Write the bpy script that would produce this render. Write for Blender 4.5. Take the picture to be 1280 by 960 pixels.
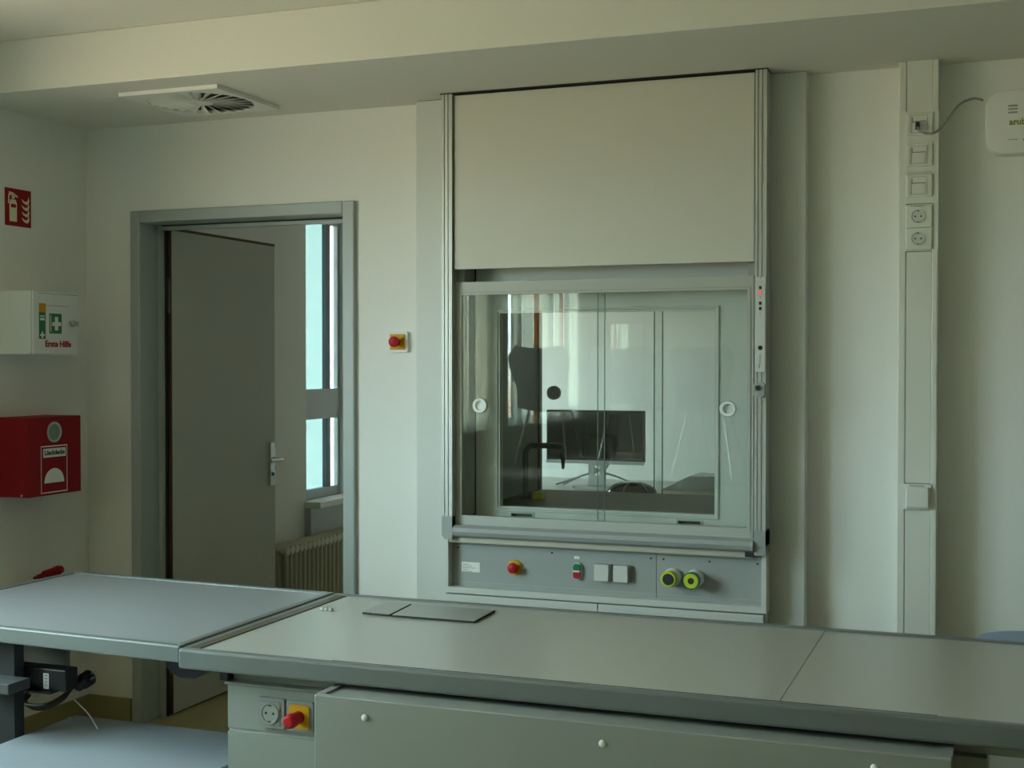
import bpy, bmesh, math, random
from mathutils import Vector, Matrix
random.seed(4)
R = math.radians
scene = bpy.context.scene
C = scene.collection
for o in list(bpy.data.objects):
    bpy.data.objects.remove(o)

# ------------------------------------------------------------------ camera
CAM = Vector((0.0, 0.0, 1.51)); YAW = R(20.61); PITCH = R(0.99); F = 1621.0
cd = bpy.data.cameras.new('camera'); cd.sensor_width = 36.0; cd.lens = F / 1280 * 36
cd.clip_start = 0.02; cd.clip_end = 200
cam = bpy.data.objects.new('camera', cd); C.objects.link(cam)
cam.location = CAM; cam.rotation_euler = (R(90) - PITCH, 0, YAW)
scene.camera = cam

# ------------------------------------------------------------------ sky, exposure
SKY = (0.785, 1.0, 1.05); GROUND = (0.41, 0.335, 0.235); SKY_STRENGTH = 23.5
world = bpy.data.worlds.new('sky'); scene.world = world; world.use_nodes = True
wn = world.node_tree.nodes; wl = world.node_tree.links; wn.clear()
wo = wn.new('ShaderNodeOutputWorld'); bg = wn.new('ShaderNodeBackground')
tc = wn.new('ShaderNodeTexCoord'); sx = wn.new('ShaderNodeSeparateXYZ')
mr = wn.new('ShaderNodeMapRange'); mr.inputs['From Min'].default_value = -0.03; mr.inputs['From Max'].default_value = 0.03
mx = wn.new('ShaderNodeMix'); mx.data_type = 'RGBA'
mx.inputs[6].default_value = (*GROUND, 1); mx.inputs[7].default_value = (*SKY, 1)
wl.new(tc.outputs['Generated'], sx.inputs[0]); wl.new(sx.outputs['Z'], mr.inputs['Value'])
wl.new(mr.outputs[0], mx.inputs[0]); wl.new(mx.outputs[2], bg.inputs['Color'])
bg.inputs['Strength'].default_value = SKY_STRENGTH
wl.new(bg.outputs[0], wo.inputs[0])
vs = scene.view_settings
vs.view_transform = 'Standard'; vs.look = 'None'; vs.gamma = 1.0; vs.use_curve_mapping = False
vs.exposure = 0.0
scene.cycles.max_bounces = 14; scene.cycles.diffuse_bounces = 8
scene.cycles.transparent_max_bounces = 24; scene.cycles.glossy_bounces = 6
scene.cycles.caustics_reflective = False; scene.cycles.caustics_refractive = False

# ------------------------------------------------------------------ pixel -> world
_f = Vector((-math.sin(YAW) * math.cos(PITCH), math.cos(YAW) * math.cos(PITCH), -math.sin(PITCH)))
_r = Vector((math.cos(YAW), math.sin(YAW), 0)); _u = _r.cross(_f)
def ray(u, v): return _f + _r * ((u - 640) / F) - _u * ((v - 480) / F)
def at(u, v, x=None, y=None, z=None):
    d = ray(u, v)
    if y is not None: t = (y - CAM.y) / d.y
    elif x is not None: t = (x - CAM.x) / d.x
    else: t = (z - CAM.z) / d.z
    return CAM + d * t
def ux(u, y, v=460): return at(u, v, y=y).x
def uy(u, x, v=460): return at(u, v, x=x).y
def vz(u, v, y): return at(u, v, y=y).z

# ------------------------------------------------------------------ materials
MATS = {}
def mat(name, col, rough=0.6, metal=0.0, noise=0.0, scale=40.0, bump=0.0, spec=0.5, emit=None, estr=1.0):
    m = bpy.data.materials.new(name); m.use_nodes = True
    n = m.node_tree.nodes; l = m.node_tree.links
    b = n['Principled BSDF']
    b.inputs['Base Color'].default_value = (*col, 1); b.inputs['Roughness'].default_value = rough
    b.inputs['Metallic'].default_value = metal
    b.inputs['Specular IOR Level'].default_value = spec
    if emit:
        b.inputs['Emission Color'].default_value = (*emit, 1); b.inputs['Emission Strength'].default_value = estr
    if noise or bump:
        t = n.new('ShaderNodeTexCoord'); nz = n.new('ShaderNodeTexNoise'); nz.inputs['Scale'].default_value = scale
        nz.inputs['Detail'].default_value = 4
        l.new(t.outputs['Object'], nz.inputs['Vector'])
        if noise:
            cr = n.new('ShaderNodeMix'); cr.data_type = 'RGBA'
            cr.inputs[6].default_value = (*[c * (1 - noise) for c in col], 1)
            cr.inputs[7].default_value = (*[min(1, c * (1 + noise)) for c in col], 1)
            l.new(nz.outputs['Fac'], cr.inputs[0]); l.new(cr.outputs[2], b.inputs['Base Color'])
        if bump:
            bp = n.new('ShaderNodeBump'); bp.inputs['Strength'].default_value = bump; bp.inputs['Distance'].default_value = 0.002
            l.new(nz.outputs['Fac'], bp.inputs['Height']); l.new(bp.outputs[0], b.inputs['Normal'])
    MATS[name] = m
    return m
def glass_mat(name, tint, ior=1.5, rough=0.0):
    m = bpy.data.materials.new(name); m.use_nodes = True
    n = m.node_tree.nodes; l = m.node_tree.links; n.clear()
    o = n.new('ShaderNodeOutputMaterial'); mixs = n.new('ShaderNodeMixShader')
    t = n.new('ShaderNodeBsdfTransparent'); t.inputs['Color'].default_value = (*tint, 1)
    g = n.new('ShaderNodeBsdfGlossy'); g.inputs['Roughness'].default_value = rough
    f0 = ((ior - 1) / (ior + 1)) ** 2
    lw = n.new('ShaderNodeLayerWeight'); lw.inputs['Blend'].default_value = 0.5
    pw = n.new('ShaderNodeMath'); pw.operation = 'POWER'; pw.inputs[1].default_value = 5.0
    ma_ = n.new('ShaderNodeMath'); ma_.operation = 'MULTIPLY_ADD'; ma_.inputs[1].default_value = 1 - f0; ma_.inputs[2].default_value = f0
    l.new(lw.outputs['Facing'], pw.inputs[0]); l.new(pw.outputs[0], ma_.inputs[0])
    l.new(ma_.outputs[0], mixs.inputs[0]); l.new(t.outputs[0], mixs.inputs[1]); l.new(g.outputs[0], mixs.inputs[2])
    l.new(mixs.outputs[0], o.inputs[0]); MATS[name] = m
    return m
mat('wall_paint', (0.79, 0.785, 0.755), 0.85, noise=0.02, scale=60, bump=0.25)
mat('ceiling_paint', (0.72, 0.705, 0.65), 0.9, noise=0.015, scale=50, bump=0.15)
mat('floor_lino', (0.30, 0.27, 0.13), 0.35, noise=0.12, scale=25)
mat('base_vinyl', (0.28, 0.25, 0.11), 0.5)
mat('frame_steel', (0.36, 0.40, 0.385), 0.4, noise=0.02, scale=20)
mat('leaf_grey', (0.50, 0.50, 0.46), 0.55, noise=0.03, scale=8)
mat('leaf_edge', (0.065, 0.026, 0.013), 0.5, noise=0.15, scale=30)
mat('steel', (0.55, 0.56, 0.54), 0.3, 1.0)
mat('dark_steel', (0.10, 0.10, 0.10), 0.35, 0.8)
mat('hood_white', (0.60, 0.61, 0.58), 0.45, noise=0.01, scale=15)
mat('hood_panel', (0.60, 0.585, 0.52), 0.5, noise=0.012, scale=30)
mat('hood_grey', (0.33, 0.35, 0.34), 0.4, noise=0.015, scale=15)
mat('alu', (0.50, 0.51, 0.49), 0.38, 0.35)
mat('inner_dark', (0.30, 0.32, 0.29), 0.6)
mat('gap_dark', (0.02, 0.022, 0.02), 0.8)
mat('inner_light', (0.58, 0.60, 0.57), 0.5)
mat('stoneware', (0.045, 0.06, 0.052), 0.5, noise=0.2, scale=60)
mat('green_pipe', (0.03, 0.075, 0.06), 0.35)
mat('black', (0.015, 0.016, 0.017), 0.45)
mat('black_gloss', (0.006, 0.007, 0.008), 0.06)
mat('red', (0.42, 0.010, 0.016), 0.5, spec=0.25)
mat('plate_dark', (0.25, 0.27, 0.26), 0.5)
mat('box_red', (0.26, 0.006, 0.012), 0.6, spec=0.2)
mat('sign_red', (0.30, 0.008, 0.014), 0.6, spec=0.2)
mat('yellow', (0.58, 0.29, 0.008), 0.5, spec=0.25)
mat('valve_yellow', (0.55, 0.60, 0.04), 0.35)
mat('green', (0.02, 0.16, 0.07), 0.4)
mat('cream', (0.75, 0.73, 0.50), 0.6)
mat('white', (0.78, 0.78, 0.75), 0.5)
mat('ledge', (0.50, 0.46, 0.38), 0.5)
mat('sash_grey', (0.42, 0.43, 0.395), 0.4, noise=0.015, scale=15)
mat('cool_white', (0.74, 0.76, 0.75), 0.4)
mat('plastic_white', (0.72, 0.72, 0.66), 0.4)
mat('plastic_grey', (0.42, 0.45, 0.43), 0.45)
mat('grey_print', (0.30, 0.31, 0.29), 0.6)
mat('red_print', (0.45, 0.02, 0.03), 0.6)
mat('green_print', (0.25, 0.30, 0.05), 0.6)
mat('cool_shaded_top', (0.29, 0.305, 0.32), 0.3, noise=0.015, scale=30)  # bluer laminate, also darkened to hold back the window light on it
mat('low_top', (0.30, 0.33, 0.37), 0.25)
mat('bench_top', (0.43, 0.425, 0.39), 0.28, noise=0.015, scale=30)
mat('bench_edge', (0.155, 0.17, 0.165), 0.38, noise=0.02, scale=10)
mat('bench_seal', (0.10, 0.08, 0.05), 0.5)
mat('bench_body', (0.275, 0.293, 0.27), 0.45, noise=0.015, scale=12)
mat('plate_grey', (0.36, 0.37, 0.36), 0.35, 0.3, noise=0.03, scale=60)
mat('slate', (0.022, 0.027, 0.03), 0.5)
mat('board_grey', (0.07, 0.073, 0.073), 0.5)
mat('blue', (0.25, 0.33, 0.50), 0.5)
mat('radiator', (0.50, 0.47, 0.36), 0.4)
mat('win_frame', (0.42, 0.45, 0.47), 0.4)
mat('win_backlit', (0.12, 0.13, 0.15), 0.4)  # window frame colour darkened for its backlit stile
mat('chair_shell', (0.30, 0.31, 0.29), 0.5)
mat('orange', (0.60, 0.28, 0.10), 0.6)
mat('led_red', (0.7, 0.05, 0.03), 0.4, emit=(1.0, 0.10, 0.06), estr=0.55)
mat('lens', (0.22, 0.28, 0.25), 0.15)
glass_mat('hood_glass', (0.965, 0.985, 0.975), 1.55)
glass_mat('window_glass', (0.93, 0.97, 0.96), 1.45)
def cloth_mat(name, trans, diff):
    m = bpy.data.materials.new(name); m.use_nodes = True
    n = m.node_tree.nodes; l = m.node_tree.links; n.clear()
    o = n.new('ShaderNodeOutputMaterial'); a = n.new('ShaderNodeAddShader')
    t = n.new('ShaderNodeBsdfTranslucent'); t.inputs['Color'].default_value = (*trans, 1)
    d = n.new('ShaderNodeBsdfDiffuse'); d.inputs['Color'].default_value = (*diff, 1)
    l.new(t.outputs[0], a.inputs[0]); l.new(d.outputs[0], a.inputs[1]); l.new(a.outputs[0], o.inputs[0]); MATS[name] = m
cloth_mat('screen_cloth', (0.20, 0.24, 0.24), (0.3, 0.33, 0.33))
cloth_mat('slat_white', (0.46, 0.46, 0.41), (0.5, 0.5, 0.48))
cloth_mat('slat_sheer', (0.60, 0.63, 0.58), (0.35, 0.35, 0.33))
cloth_mat('slat_dim', (0.33, 0.335, 0.30), (0.4, 0.42, 0.4))
cloth_mat('slat_orange', (0.30, 0.19, 0.09), (0.5, 0.28, 0.12))

# ------------------------------------------------------------------ mesh helpers
class B:
    def __init__(s): s.bm = bmesh.new()
    def box(s, x0, x1, y0, y1, z0, z1, bev=0.0, seg=2):
        r = bmesh.ops.create_cube(s.bm, size=1)
        for v in r['verts']:
            v.co = Vector((x0 + (v.co.x + .5) * (x1 - x0), y0 + (v.co.y + .5) * (y1 - y0), z0 + (v.co.z + .5) * (z1 - z0)))
        if bev:
            es = list({e for v in r['verts'] for e in v.link_edges})
            bmesh.ops.bevel(s.bm, geom=es, offset=bev, segments=seg, affect='EDGES', profile=0.5)
        return s
    def cyl(s, p0, p1, r0, r1=None, seg=24):
        p0, p1 = Vector(p0), Vector(p1); r1 = r0 if r1 is None else r1
        d = p1 - p0
        M = Matrix.Translation((p0 + p1) / 2) @ d.to_track_quat('Z', 'Y').to_matrix().to_4x4()
        bmesh.ops.create_cone(s.bm, cap_ends=True, segments=seg, radius1=r0, radius2=max(r1, 1e-5), depth=d.length, matrix=M)
        return s
    def lathe(s, p0, axis, prof, seg=28):
        p0 = Vector(p0); q = Vector(axis).to_track_quat('Z', 'Y').to_matrix()
        rings = []
        for (r, h) in prof:
            rings.append([s.bm.verts.new(p0 + q @ Vector((r * math.cos(2 * math.pi * k / seg), r * math.sin(2 * math.pi * k / seg), h))) for k in range(seg)])
        for a, b in zip(rings, rings[1:]):
            for k in range(seg):
                s.bm.faces.new((a[k], a[(k + 1) % seg], b[(k + 1) % seg], b[k]))
        if prof[0][0] > 1e-4: s.bm.faces.new(list(reversed(rings[0])))
        if prof[-1][0] > 1e-4: s.bm.faces.new(rings[-1])
        return s
    def tube(s, pts, r, seg=10, smooth=6):
        P = [Vector(p) for p in pts]
        if smooth > 1 and len(P) > 2:
            Q = []
            for i in range(len(P) - 1):
                a = P[max(i - 1, 0)]; b = P[i]; c = P[i + 1]; d = P[min(i + 2, len(P) - 1)]
                for k in range(smooth):
                    t = k / smooth
                    Q.append(0.5 * ((2 * b) + (c - a) * t + (2 * a - 5 * b + 4 * c - d) * t * t + (3 * b - a - 3 * c + d) * t ** 3))
            Q.append(P[-1]); P = Q
        rings = []; n0 = None
        for i, p in enumerate(P):
            t = (P[min(i + 1, len(P) - 1)] - P[max(i - 1, 0)]).normalized()
            if n0 is None:
                n0 = t.orthogonal().normalized()
            n0 = (n0 - t * n0.dot(t)).normalized(); b = t.cross(n0)
            rr = r[min(i, len(r) - 1)] if isinstance(r, (list, tuple)) else r
            rings.append([s.bm.verts.new(p + (n0 * math.cos(2 * math.pi * k / seg) + b * math.sin(2 * math.pi * k / seg)) * rr) for k in range(seg)])
        for a, b in zip(rings, rings[1:]):
            for k in range(seg):
                s.bm.faces.new((a[k], a[(k + 1) % seg], b[(k + 1) % seg], b[k]))
        s.bm.faces.new(list(reversed(rings[0]))); s.bm.faces.new(rings[-1])
        return s
    def prism(s, poly, a, b, fn):
        """poly: 2-D outline; fn(p, q, t) -> 3-D; extruded from t=a to t=b"""
        A = [s.bm.verts.new(fn(p, q, a)) for p, q in poly]; D = [s.bm.verts.new(fn(p, q, b)) for p, q in poly]
        n = len(poly)
        s.bm.faces.new(A); s.bm.faces.new(list(reversed(D)))
        for k in range(n): s.bm.faces.new((A[k], D[k], D[(k + 1) % n], A[(k + 1) % n]))
        return s
    def frame(s, x0, x1, z0, z1, w, y0, y1):
        """a rectangular ring in the xz plane, w = width or (left,right,bottom,top)"""
        l, r, b, t = w if isinstance(w, (tuple, list)) else (w,) * 4
        s.box(x0, x0 + l, y0, y1, z0, z1).box(x1 - r, x1, y0, y1, z0, z1)
        s.box(x0 + l, x1 - r, y0, y1, z0, z0 + b).box(x0 + l, x1 - r, y0, y1, z1 - t, z1)
        return s
    def done(s, name, m, parent=None, label=None, smooth=False, kind=None, cat=None, group=None):
        if parent is not None and parent.type == 'EMPTY':
            off = parent['_o'] if '_o' in parent.keys() else (0, 0, 0)
        elif parent is not None:
            off = parent['_o'] if '_o' in parent.keys() else (0, 0, 0)
        else: off = (0, 0, 0)
        bmesh.ops.recalc_face_normals(s.bm, faces=s.bm.faces)
        me = bpy.data.meshes.new(name); s.bm.to_mesh(me); s.bm.free()
        if any(off): me.transform(Matrix.Translation(-Vector(off)))
        me.materials.append(MATS[m])
        if smooth:
            me.polygons.foreach_set('use_smooth', [True] * len(me.polygons))
            try: me.set_sharp_from_angle(angle=R(40))
            except Exception: pass
        o = bpy.data.objects.new(name, me); C.objects.link(o)
        if parent is not None: o.parent = parent; o['_o'] = tuple(off)
        tag(o, label, cat, group, kind)
        return o
def tag(o, label=None, cat=None, group=None, kind=None):
    if label: o['label'] = label
    if cat: o['category'] = cat
    if group: o['group'] = group
    if kind: o['kind'] = kind
    return o
def thing(name, label, cat, loc, group=None, kind=None):
    o = bpy.data.objects.new(name, None); C.objects.link(o); o.empty_display_size = 0.05
    o.location = loc; o['_o'] = tuple(loc)
    return tag(o, label, cat, group, kind)
def copy_tree(o, parent=None):
    c = o.copy(); C.objects.link(c); c.parent = parent
    for ch in [x for x in bpy.data.objects if x.parent == o]: copy_tree(ch, c)
    return c
def text(name, body, size, M, m, parent, depth=0.0006, label=None, width=None, bold=0.0):
    cu = bpy.data.curves.new(name, 'FONT'); cu.body = body; cu.size = size; cu.extrude = depth
    cu.offset = bold; cu.align_x = 'CENTER'; cu.align_y = 'CENTER'; cu.resolution_u = 3
    t = bpy.data.objects.new('tmp', cu); C.objects.link(t)
    bpy.context.view_layer.update()
    me = bpy.data.meshes.new_from_object(t); bpy.data.objects.remove(t)
    if width:
        xs = [v.co.x for v in me.vertices]; k = width / (max(xs) - min(xs))
        me.transform(Matrix.Diagonal((k, 1, 1, 1)))
    me.transform(M)
    off = parent['_o'] if parent is not None and '_o' in parent.keys() else (0, 0, 0)
    me.transform(Matrix.Translation(-Vector(off)))
    me.materials.clear(); me.materials.append(MATS[m])
    o = bpy.data.objects.new(name, me); C.objects.link(o); o.parent = parent; o['_o'] = tuple(off)
    if label: o['label'] = label
    return o
def face_my(p):      # lettering lying on a face that looks towards -y
    return Matrix.Translation(p) @ Matrix.Rotation(R(90), 4, 'X')
def face_px(p):      # lettering lying on a face that looks towards +x
    return Matrix.Translation(p) @ Matrix.Rotation(R(90), 4, 'Z') @ Matrix.Rotation(R(90), 4, 'X')
def rrect(w, h, r, n=6):
    out = []
    for cx, cy, a0 in ((w / 2 - r, h / 2 - r, 0), (-w / 2 + r, h / 2 - r, 90), (-w / 2 + r, -h / 2 + r, 180), (w / 2 - r, -h / 2 + r, 270)):
        for k in range(n + 1):
            a = R(a0 + 90 * k / n); out.append((cx + r * math.cos(a), cy + r * math.sin(a)))
    return out

# ================================================================== THE SHELL
YW = 4.5; XL = -3.61; ZS = 2.485; YB = 3.77; ZC = 2.672; WT = 0.2
XR = 3.6; YF = -3.2; YN = 8.2; NXR = 1.2
# door opening and hood opening in the back wall
DX0, DX1 = ux(170, YW), ux(434, YW); DZ = 2.09
HX0, HX1, HZ0, HZ1 = ux(574, 4.5), ux(938, 4.42), 0.90, 2.30
B().box(XL, XR, YF, YN, -0.1, 0).done('floor', 'floor_lino', kind='structure')
B().box(XL, XR, YF, YN + WT, ZC, ZC + 0.1).done('ceiling', 'ceiling_paint', kind='structure')
w = B()
w.box(XL, DX0, YW, YW + WT, 0, ZC).box(DX0, DX1, YW, YW + WT, DZ, ZC).box(DX1, HX0, YW, YW + WT, 0, ZC)
w.box(HX0, HX1, YW, YW + WT, 0, HZ0).box(HX0, HX1, YW, YW + WT, HZ1, ZC).box(HX1, XR, YW, YW + WT, 0, ZC)
w.done('wall_back', 'wall_paint', kind='structure')
# facade on the left with its windows, running on into the next room
NWY0, NWY1 = uy(382.5, XL), uy(430, XL)
WIN = [(-2.6, -0.75), (-0.35, 1.30), (1.42, 2.90)]
Z0, Z1 = 1.0, 2.36
NZ0, NZ1 = vz(382, 628, NWY0), 2.36
NW2 = (NWY1 + 0.25, NWY1 + 0.95)  # unseen window, added for more light in the next room
w = B()
w.box(XL - 0.12, XL, YF - WT, YN + WT, 0, 0.65)
w.box(XL - 0.12, XL, YF - WT, YN + WT, Z1, ZC + 0.1)
cuts = [(YF - WT, WIN[0][0]), (WIN[0][1], WIN[1][0]), (WIN[1][1], WIN[2][0]), (WIN[2][1], NWY0), (NWY1, NW2[0]), (NW2[1], YN + WT)]
for a, b in cuts: w.box(XL - 0.12, XL, a, b, 0.65, Z1)
for a, b in WIN: w.box(XL - 0.12, XL, a, b, 0.65, Z0)
w.box(XL - 0.12, XL, NWY0, NWY1, 0.65, NZ0).box(XL - 0.12, XL, *NW2, 0.65, NZ0)
w.done('wall_left', 'wall_paint', kind='structure')
B().box(XR, XR + WT, YF - WT, YN + WT, 0, ZC + 0.1).done('wall_right', 'wall_paint', kind='structure')
B().box(XL, XR, YF - WT, YF, 0, ZC + 0.1).done('wall_front', 'wall_paint', kind='structure')
B().box(XL, XR, YN, YN + WT, 0, ZC).done('wall_prep_room', 'wall_paint', kind='structure')
B().box(XL, XR, YB, YW, ZS, ZC, bev=0.004).done('trim_1', 'ceiling_paint', kind='structure', label='boxed bulkhead under the ceiling above the back wall')
# skirting
B().box(XL, XL + 0.012, YF, YW, 0, 0.10).done('baseboard_left', 'base_vinyl', kind='structure')
B().box(XL, ux(163, YW), YW - 0.012, YW, 0, 0.10).box(ux(445, YW), ux(520, 4.42), YW - 0.012, YW, 0, 0.10) \
   .box(ux(1008, YW), ux(1121, YW), YW - 0.012, YW, 0, 0.10).box(ux(1174, YW), XR, YW - 0.012, YW, 0, 0.10).done('baseboard_back', 'base_vinyl', kind='structure')

# ---- windows of this room, plus an unseen one added to brighten the next room
for i, (a, b, Z0w) in enumerate([(a, b, Z0) for a, b in WIN] + [(*NW2, NZ0)]):
    r = thing('window_%d' % (i + 2), None, None, (XL - 0.06, (a + b) / 2, Z0w), kind='structure')
    def fr(bb, y0, y1, z0, z1, t=0.06):
        x0, x1 = XL - 0.09, XL - 0.03
        bb.box(x0, x1, y0, y0 + t, z0, z1).box(x0, x1, y1 - t, y1, z0, z1)
        bb.box(x0, x1, y0 + t, y1 - t, z0, z0 + t).box(x0, x1, y0 + t, y1 - t, z1 - t, z1); return bb
    bb = fr(B(), a, b, Z0w, Z1); m_ = (a + b) / 2
    bb.box(XL - 0.09, XL - 0.03, m_ - 0.04, m_ + 0.04, Z0w + 0.06, Z1 - 0.06)
    bb.done('window_frame', 'win_frame', r)
    for y0, y1 in ((a + 0.06, m_ - 0.04), (m_ + 0.04, b - 0.06)):
        B().box(XL - 0.062, XL - 0.058, y0, y1, Z0w + 0.06, Z1 - 0.06).done('pane', 'window_glass', r)
    B().box(XL - 0.03, XL + 0.06, a - 0.03, b + 0.03, Z0w - 0.03, Z0w + 0.005, bev=0.004).done('window_sill', 'cool_white', r)
    if i in (0, 1): continue
    pl = bpy.data.lights.new('window_portal', 'AREA'); pl.shape = 'RECTANGLE'; pl.size = b - a; pl.size_y = Z1 - Z0w
    pl.cycles.is_portal = True
    po = bpy.data.objects.new('window_portal', pl); C.objects.link(po)
    po.location = (XL - 0.125, (a + b) / 2, (Z0w + Z1) / 2); po.rotation_euler = (R(90), 0, R(-90))

# rear blind mirrored in the hood; nearer blind added to dim and warm light
for (wa, wb), lab in ((WIN[0], 'vertical slat blind before the rearmost window behind the camera'), (WIN[1], 'vertical slat blind added to dim the window beside the camera')):
    vbl = thing('vertical_blind', lab, 'blind', (XL + 0.02, (wa + wb) / 2, Z0), 'vertical blinds')
    B().box(XL + 0.005, XL + 0.04, wa, wb, Z1 - 0.05, Z1 - 0.01).done('head_rail', 'alu', vbl)
    nsl = 14
    for k in range(nsl):
        y = wa + (wb - wa) * (k + 0.5) / nsl; hw_ = (wb - wa) / nsl * 0.5 + 0.002
        B().box(XL + 0.018 + 0.006 * (k % 2), XL + 0.020 + 0.006 * (k % 2), y - hw_, y + hw_, Z0 + 0.004, Z1 - 0.05).done('slat', 'slat_orange' if (k in (4, 9) and wa < -1) else ('slat_dim' if k % 3 == 0 else ('slat_sheer' if wa < -1 else 'slat_white')), vbl)

# ---- window of the next room, seen through the door
r = thing('window_1', None, None, (XL - 0.1, (NWY0 + NWY1) / 2, NZ0), kind='structure')
xg = XL - 0.045; fd = 0.015
tz0, tz1 = vz(400, 523, uy(400, xg)), vz(400, 486, uy(400, xg))
ya1, ya2, ya3 = uy(408.5, xg + fd), uy(413, xg + fd), uy(422, xg + fd)
bb = B()
bb.box(xg - fd, xg + fd, NWY0, NWY0 + 0.03, NZ0, NZ1).box(xg - fd, xg + fd, ya3, NWY1 + 0.02, NZ0, NZ1)
bb.box(xg - fd, xg + fd, NWY0 + 0.03, ya3, NZ0, NZ0 + 0.06).box(xg - fd, xg + fd, NWY0 + 0.03, ya3, NZ1 - 0.06, NZ1)
bb.box(xg - fd, xg + fd + 0.008, NWY0 + 0.03, ya3, tz0, tz1)
bb.done('window_frame', 'win_frame', r)
for (z0, z1) in ((NZ0 + 0.06, tz0), (tz1, NZ1 - 0.06)):
    B().box(xg - fd, xg + fd, ya1, ya2, z0, z1).done('sash_stile', 'win_backlit', r)
    B().box(xg - 0.003, xg, NWY0 + 0.03, ya1, z0, z1).done('pane', 'window_glass', r)
    B().box(xg - 0.003, xg, ya2, ya3, z0, z1).done('pane', 'window_glass', r)
B().box(xg - 0.034, xg - 0.032, NWY0 - 0.05, uy(411.5, xg - 0.032), NZ0, NZ1).done('sun_screen', 'screen_cloth', r, label='pale cyan translucent sun screen')
B().box(XL - 0.03, XL + 0.10, NWY0 - 0.02, NWY1 + 0.06, NZ0 - 0.03, NZ0 + 0.006, bev=0.004).done('window_sill', 'cool_white', r)
B().box(XL, XL + 0.04, NWY0 - 0.02, NWY1 + 0.06, NZ0 - 0.19, NZ0 - 0.03).done('sill_box', 'plastic_grey', r)
pl = bpy.data.lights.new('window_portal', 'AREA'); pl.shape = 'RECTANGLE'; pl.size = NWY1 - NWY0; pl.size_y = NZ1 - NZ0
pl.cycles.is_portal = True
po = bpy.data.objects.new('window_portal', pl); C.objects.link(po)
po.location = (XL - 0.125, (NWY0 + NWY1) / 2, (NZ0 + NZ1) / 2); po.rotation_euler = (R(90), 0, R(-90))

# ---- door
yd = YW - 0.02
fx0, fx1 = ux(163, yd), ux(442.5, yd); fzt = vz(163, 264, yd)
ix0, ix1 = ux(175, yd), ux(428, yd); izt = vz(175, 278, yd)
door = thing('door_1', None, None, ((fx0 + fx1) / 2, YW, 0), kind='structure')
df = B()
df.box(fx0, ix0, yd, YW + 0.12, 0, fzt, bev=0.004).box(ix1, fx1, yd, YW + 0.12, 0, fzt, bev=0.004)
df.box(ix0, ix1, yd, YW + 0.12, izt, fzt, bev=0.004)
# rebate: slightly narrower inner step behind
df.box(fx0, ix0 + 0.0, YW + 0.12, YW + WT + 0.02, 0, fzt).box(ix1, fx1, YW + 0.12, YW + WT + 0.02, 0, fzt).box(ix0, ix1, YW + 0.12, YW + WT + 0.02, izt, fzt)
fr_o = df.done('door_frame', 'frame_steel', door)
xst = ux(202.5, YW + 0.105)
B().box(ix0, xst, YW + 0.105, YW + 0.14, 0, izt).box(xst, ix1, YW + 0.105, YW + 0.14, izt - 0.020, izt - 0.006).done('door_stop', 'frame_steel', fr_o)
B().box(xst, xst + 0.004, YW + 0.125, YW + 0.14, 0, izt - 0.02).box(ix0, ix1, YW + 0.108, YW + 0.12, izt - 0.006, izt).done('door_seal', 'gap_dark', fr_o)
# the leaf stands open at a right angle into the next room
YH = YW + 0.15
lx1 = ux(215, YH); lx0 = ux(204.5, YH)
ly1 = uy(343.5, lx1); lzt = vz(215, 284.5, YH)
leaf = B().box(lx0, lx1, YH, ly1, 0.008, lzt).done('door_leaf', 'leaf_grey', door)
B().box(lx0 - 0.001, lx1 + 0.0005, YH - 0.004, YH, 0.008, lzt).box(lx1, lx1 + 0.0015, YH - 0.004, ly1, lzt - 0.012, lzt) \
   .done('edge_band', 'leaf_edge', leaf, label='dark brown wooden edge')
for zz in (1.79, 0.28):
    hb = B().cyl((lx0 - 0.004, YH - 0.018, zz - 0.07), (lx0 - 0.004, YH - 0.018, zz + 0.07), 0.009)
    hb.box(lx0, lx1 - 0.006, YH - 0.007, YH - 0.004, zz - 0.075, zz + 0.075)
    hb.done('hinge', 'steel', door, smooth=True)
hy = uy(339, lx1); hz0, hz1 = vz(339, 607, hy), vz(339, 553, hy)
hp = B().box(lx1, lx1 + 0.008, hy - 0.02, hy + 0.02, hz0, hz1, bev=0.003).done('handle_plate', 'steel', leaf)
hzc = vz(339, 574, hy)
B().tube([(lx1 + 0.005, hy, hzc), (lx1 + 0.05, hy, hzc), (lx1 + 0.062, hy - 0.02, hzc), (lx1 + 0.062, hy - 0.11, hzc)], 0.010, seg=12).done('lever', 'steel', hp, smooth=True)
B().cyl((lx1 + 0.008, hy, hzc - 0.072), (lx1 + 0.012, hy, hzc - 0.072), 0.009).done('lock_cylinder', 'dark_steel', hp)

# ================================================================== FUME HOOD
YP = 4.432; YFR = 4.345; YS = 4.375
hx0, hx1 = ux(552, YFR), ux(957.5, YFR)
hood = thing('fume_hood', 'white and grey wall fume hood with a framed glass sash and control panel', 'fume hood', ((hx0 + hx1) / 2, YW, 0))
px0, px1 = ux(520.5, YP), ux(1006.5, YP)
pi0, pi1 = hx0 + 0.015, hx1 - 0.015
for xa_, xb_ in ((px0, pi0), (pi1, px1)): B().box(xa_, xb_, YP, YW, 0, ZS - 0.002, bev=0.002).done('surround_panel', 'hood_white', hood)
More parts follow.
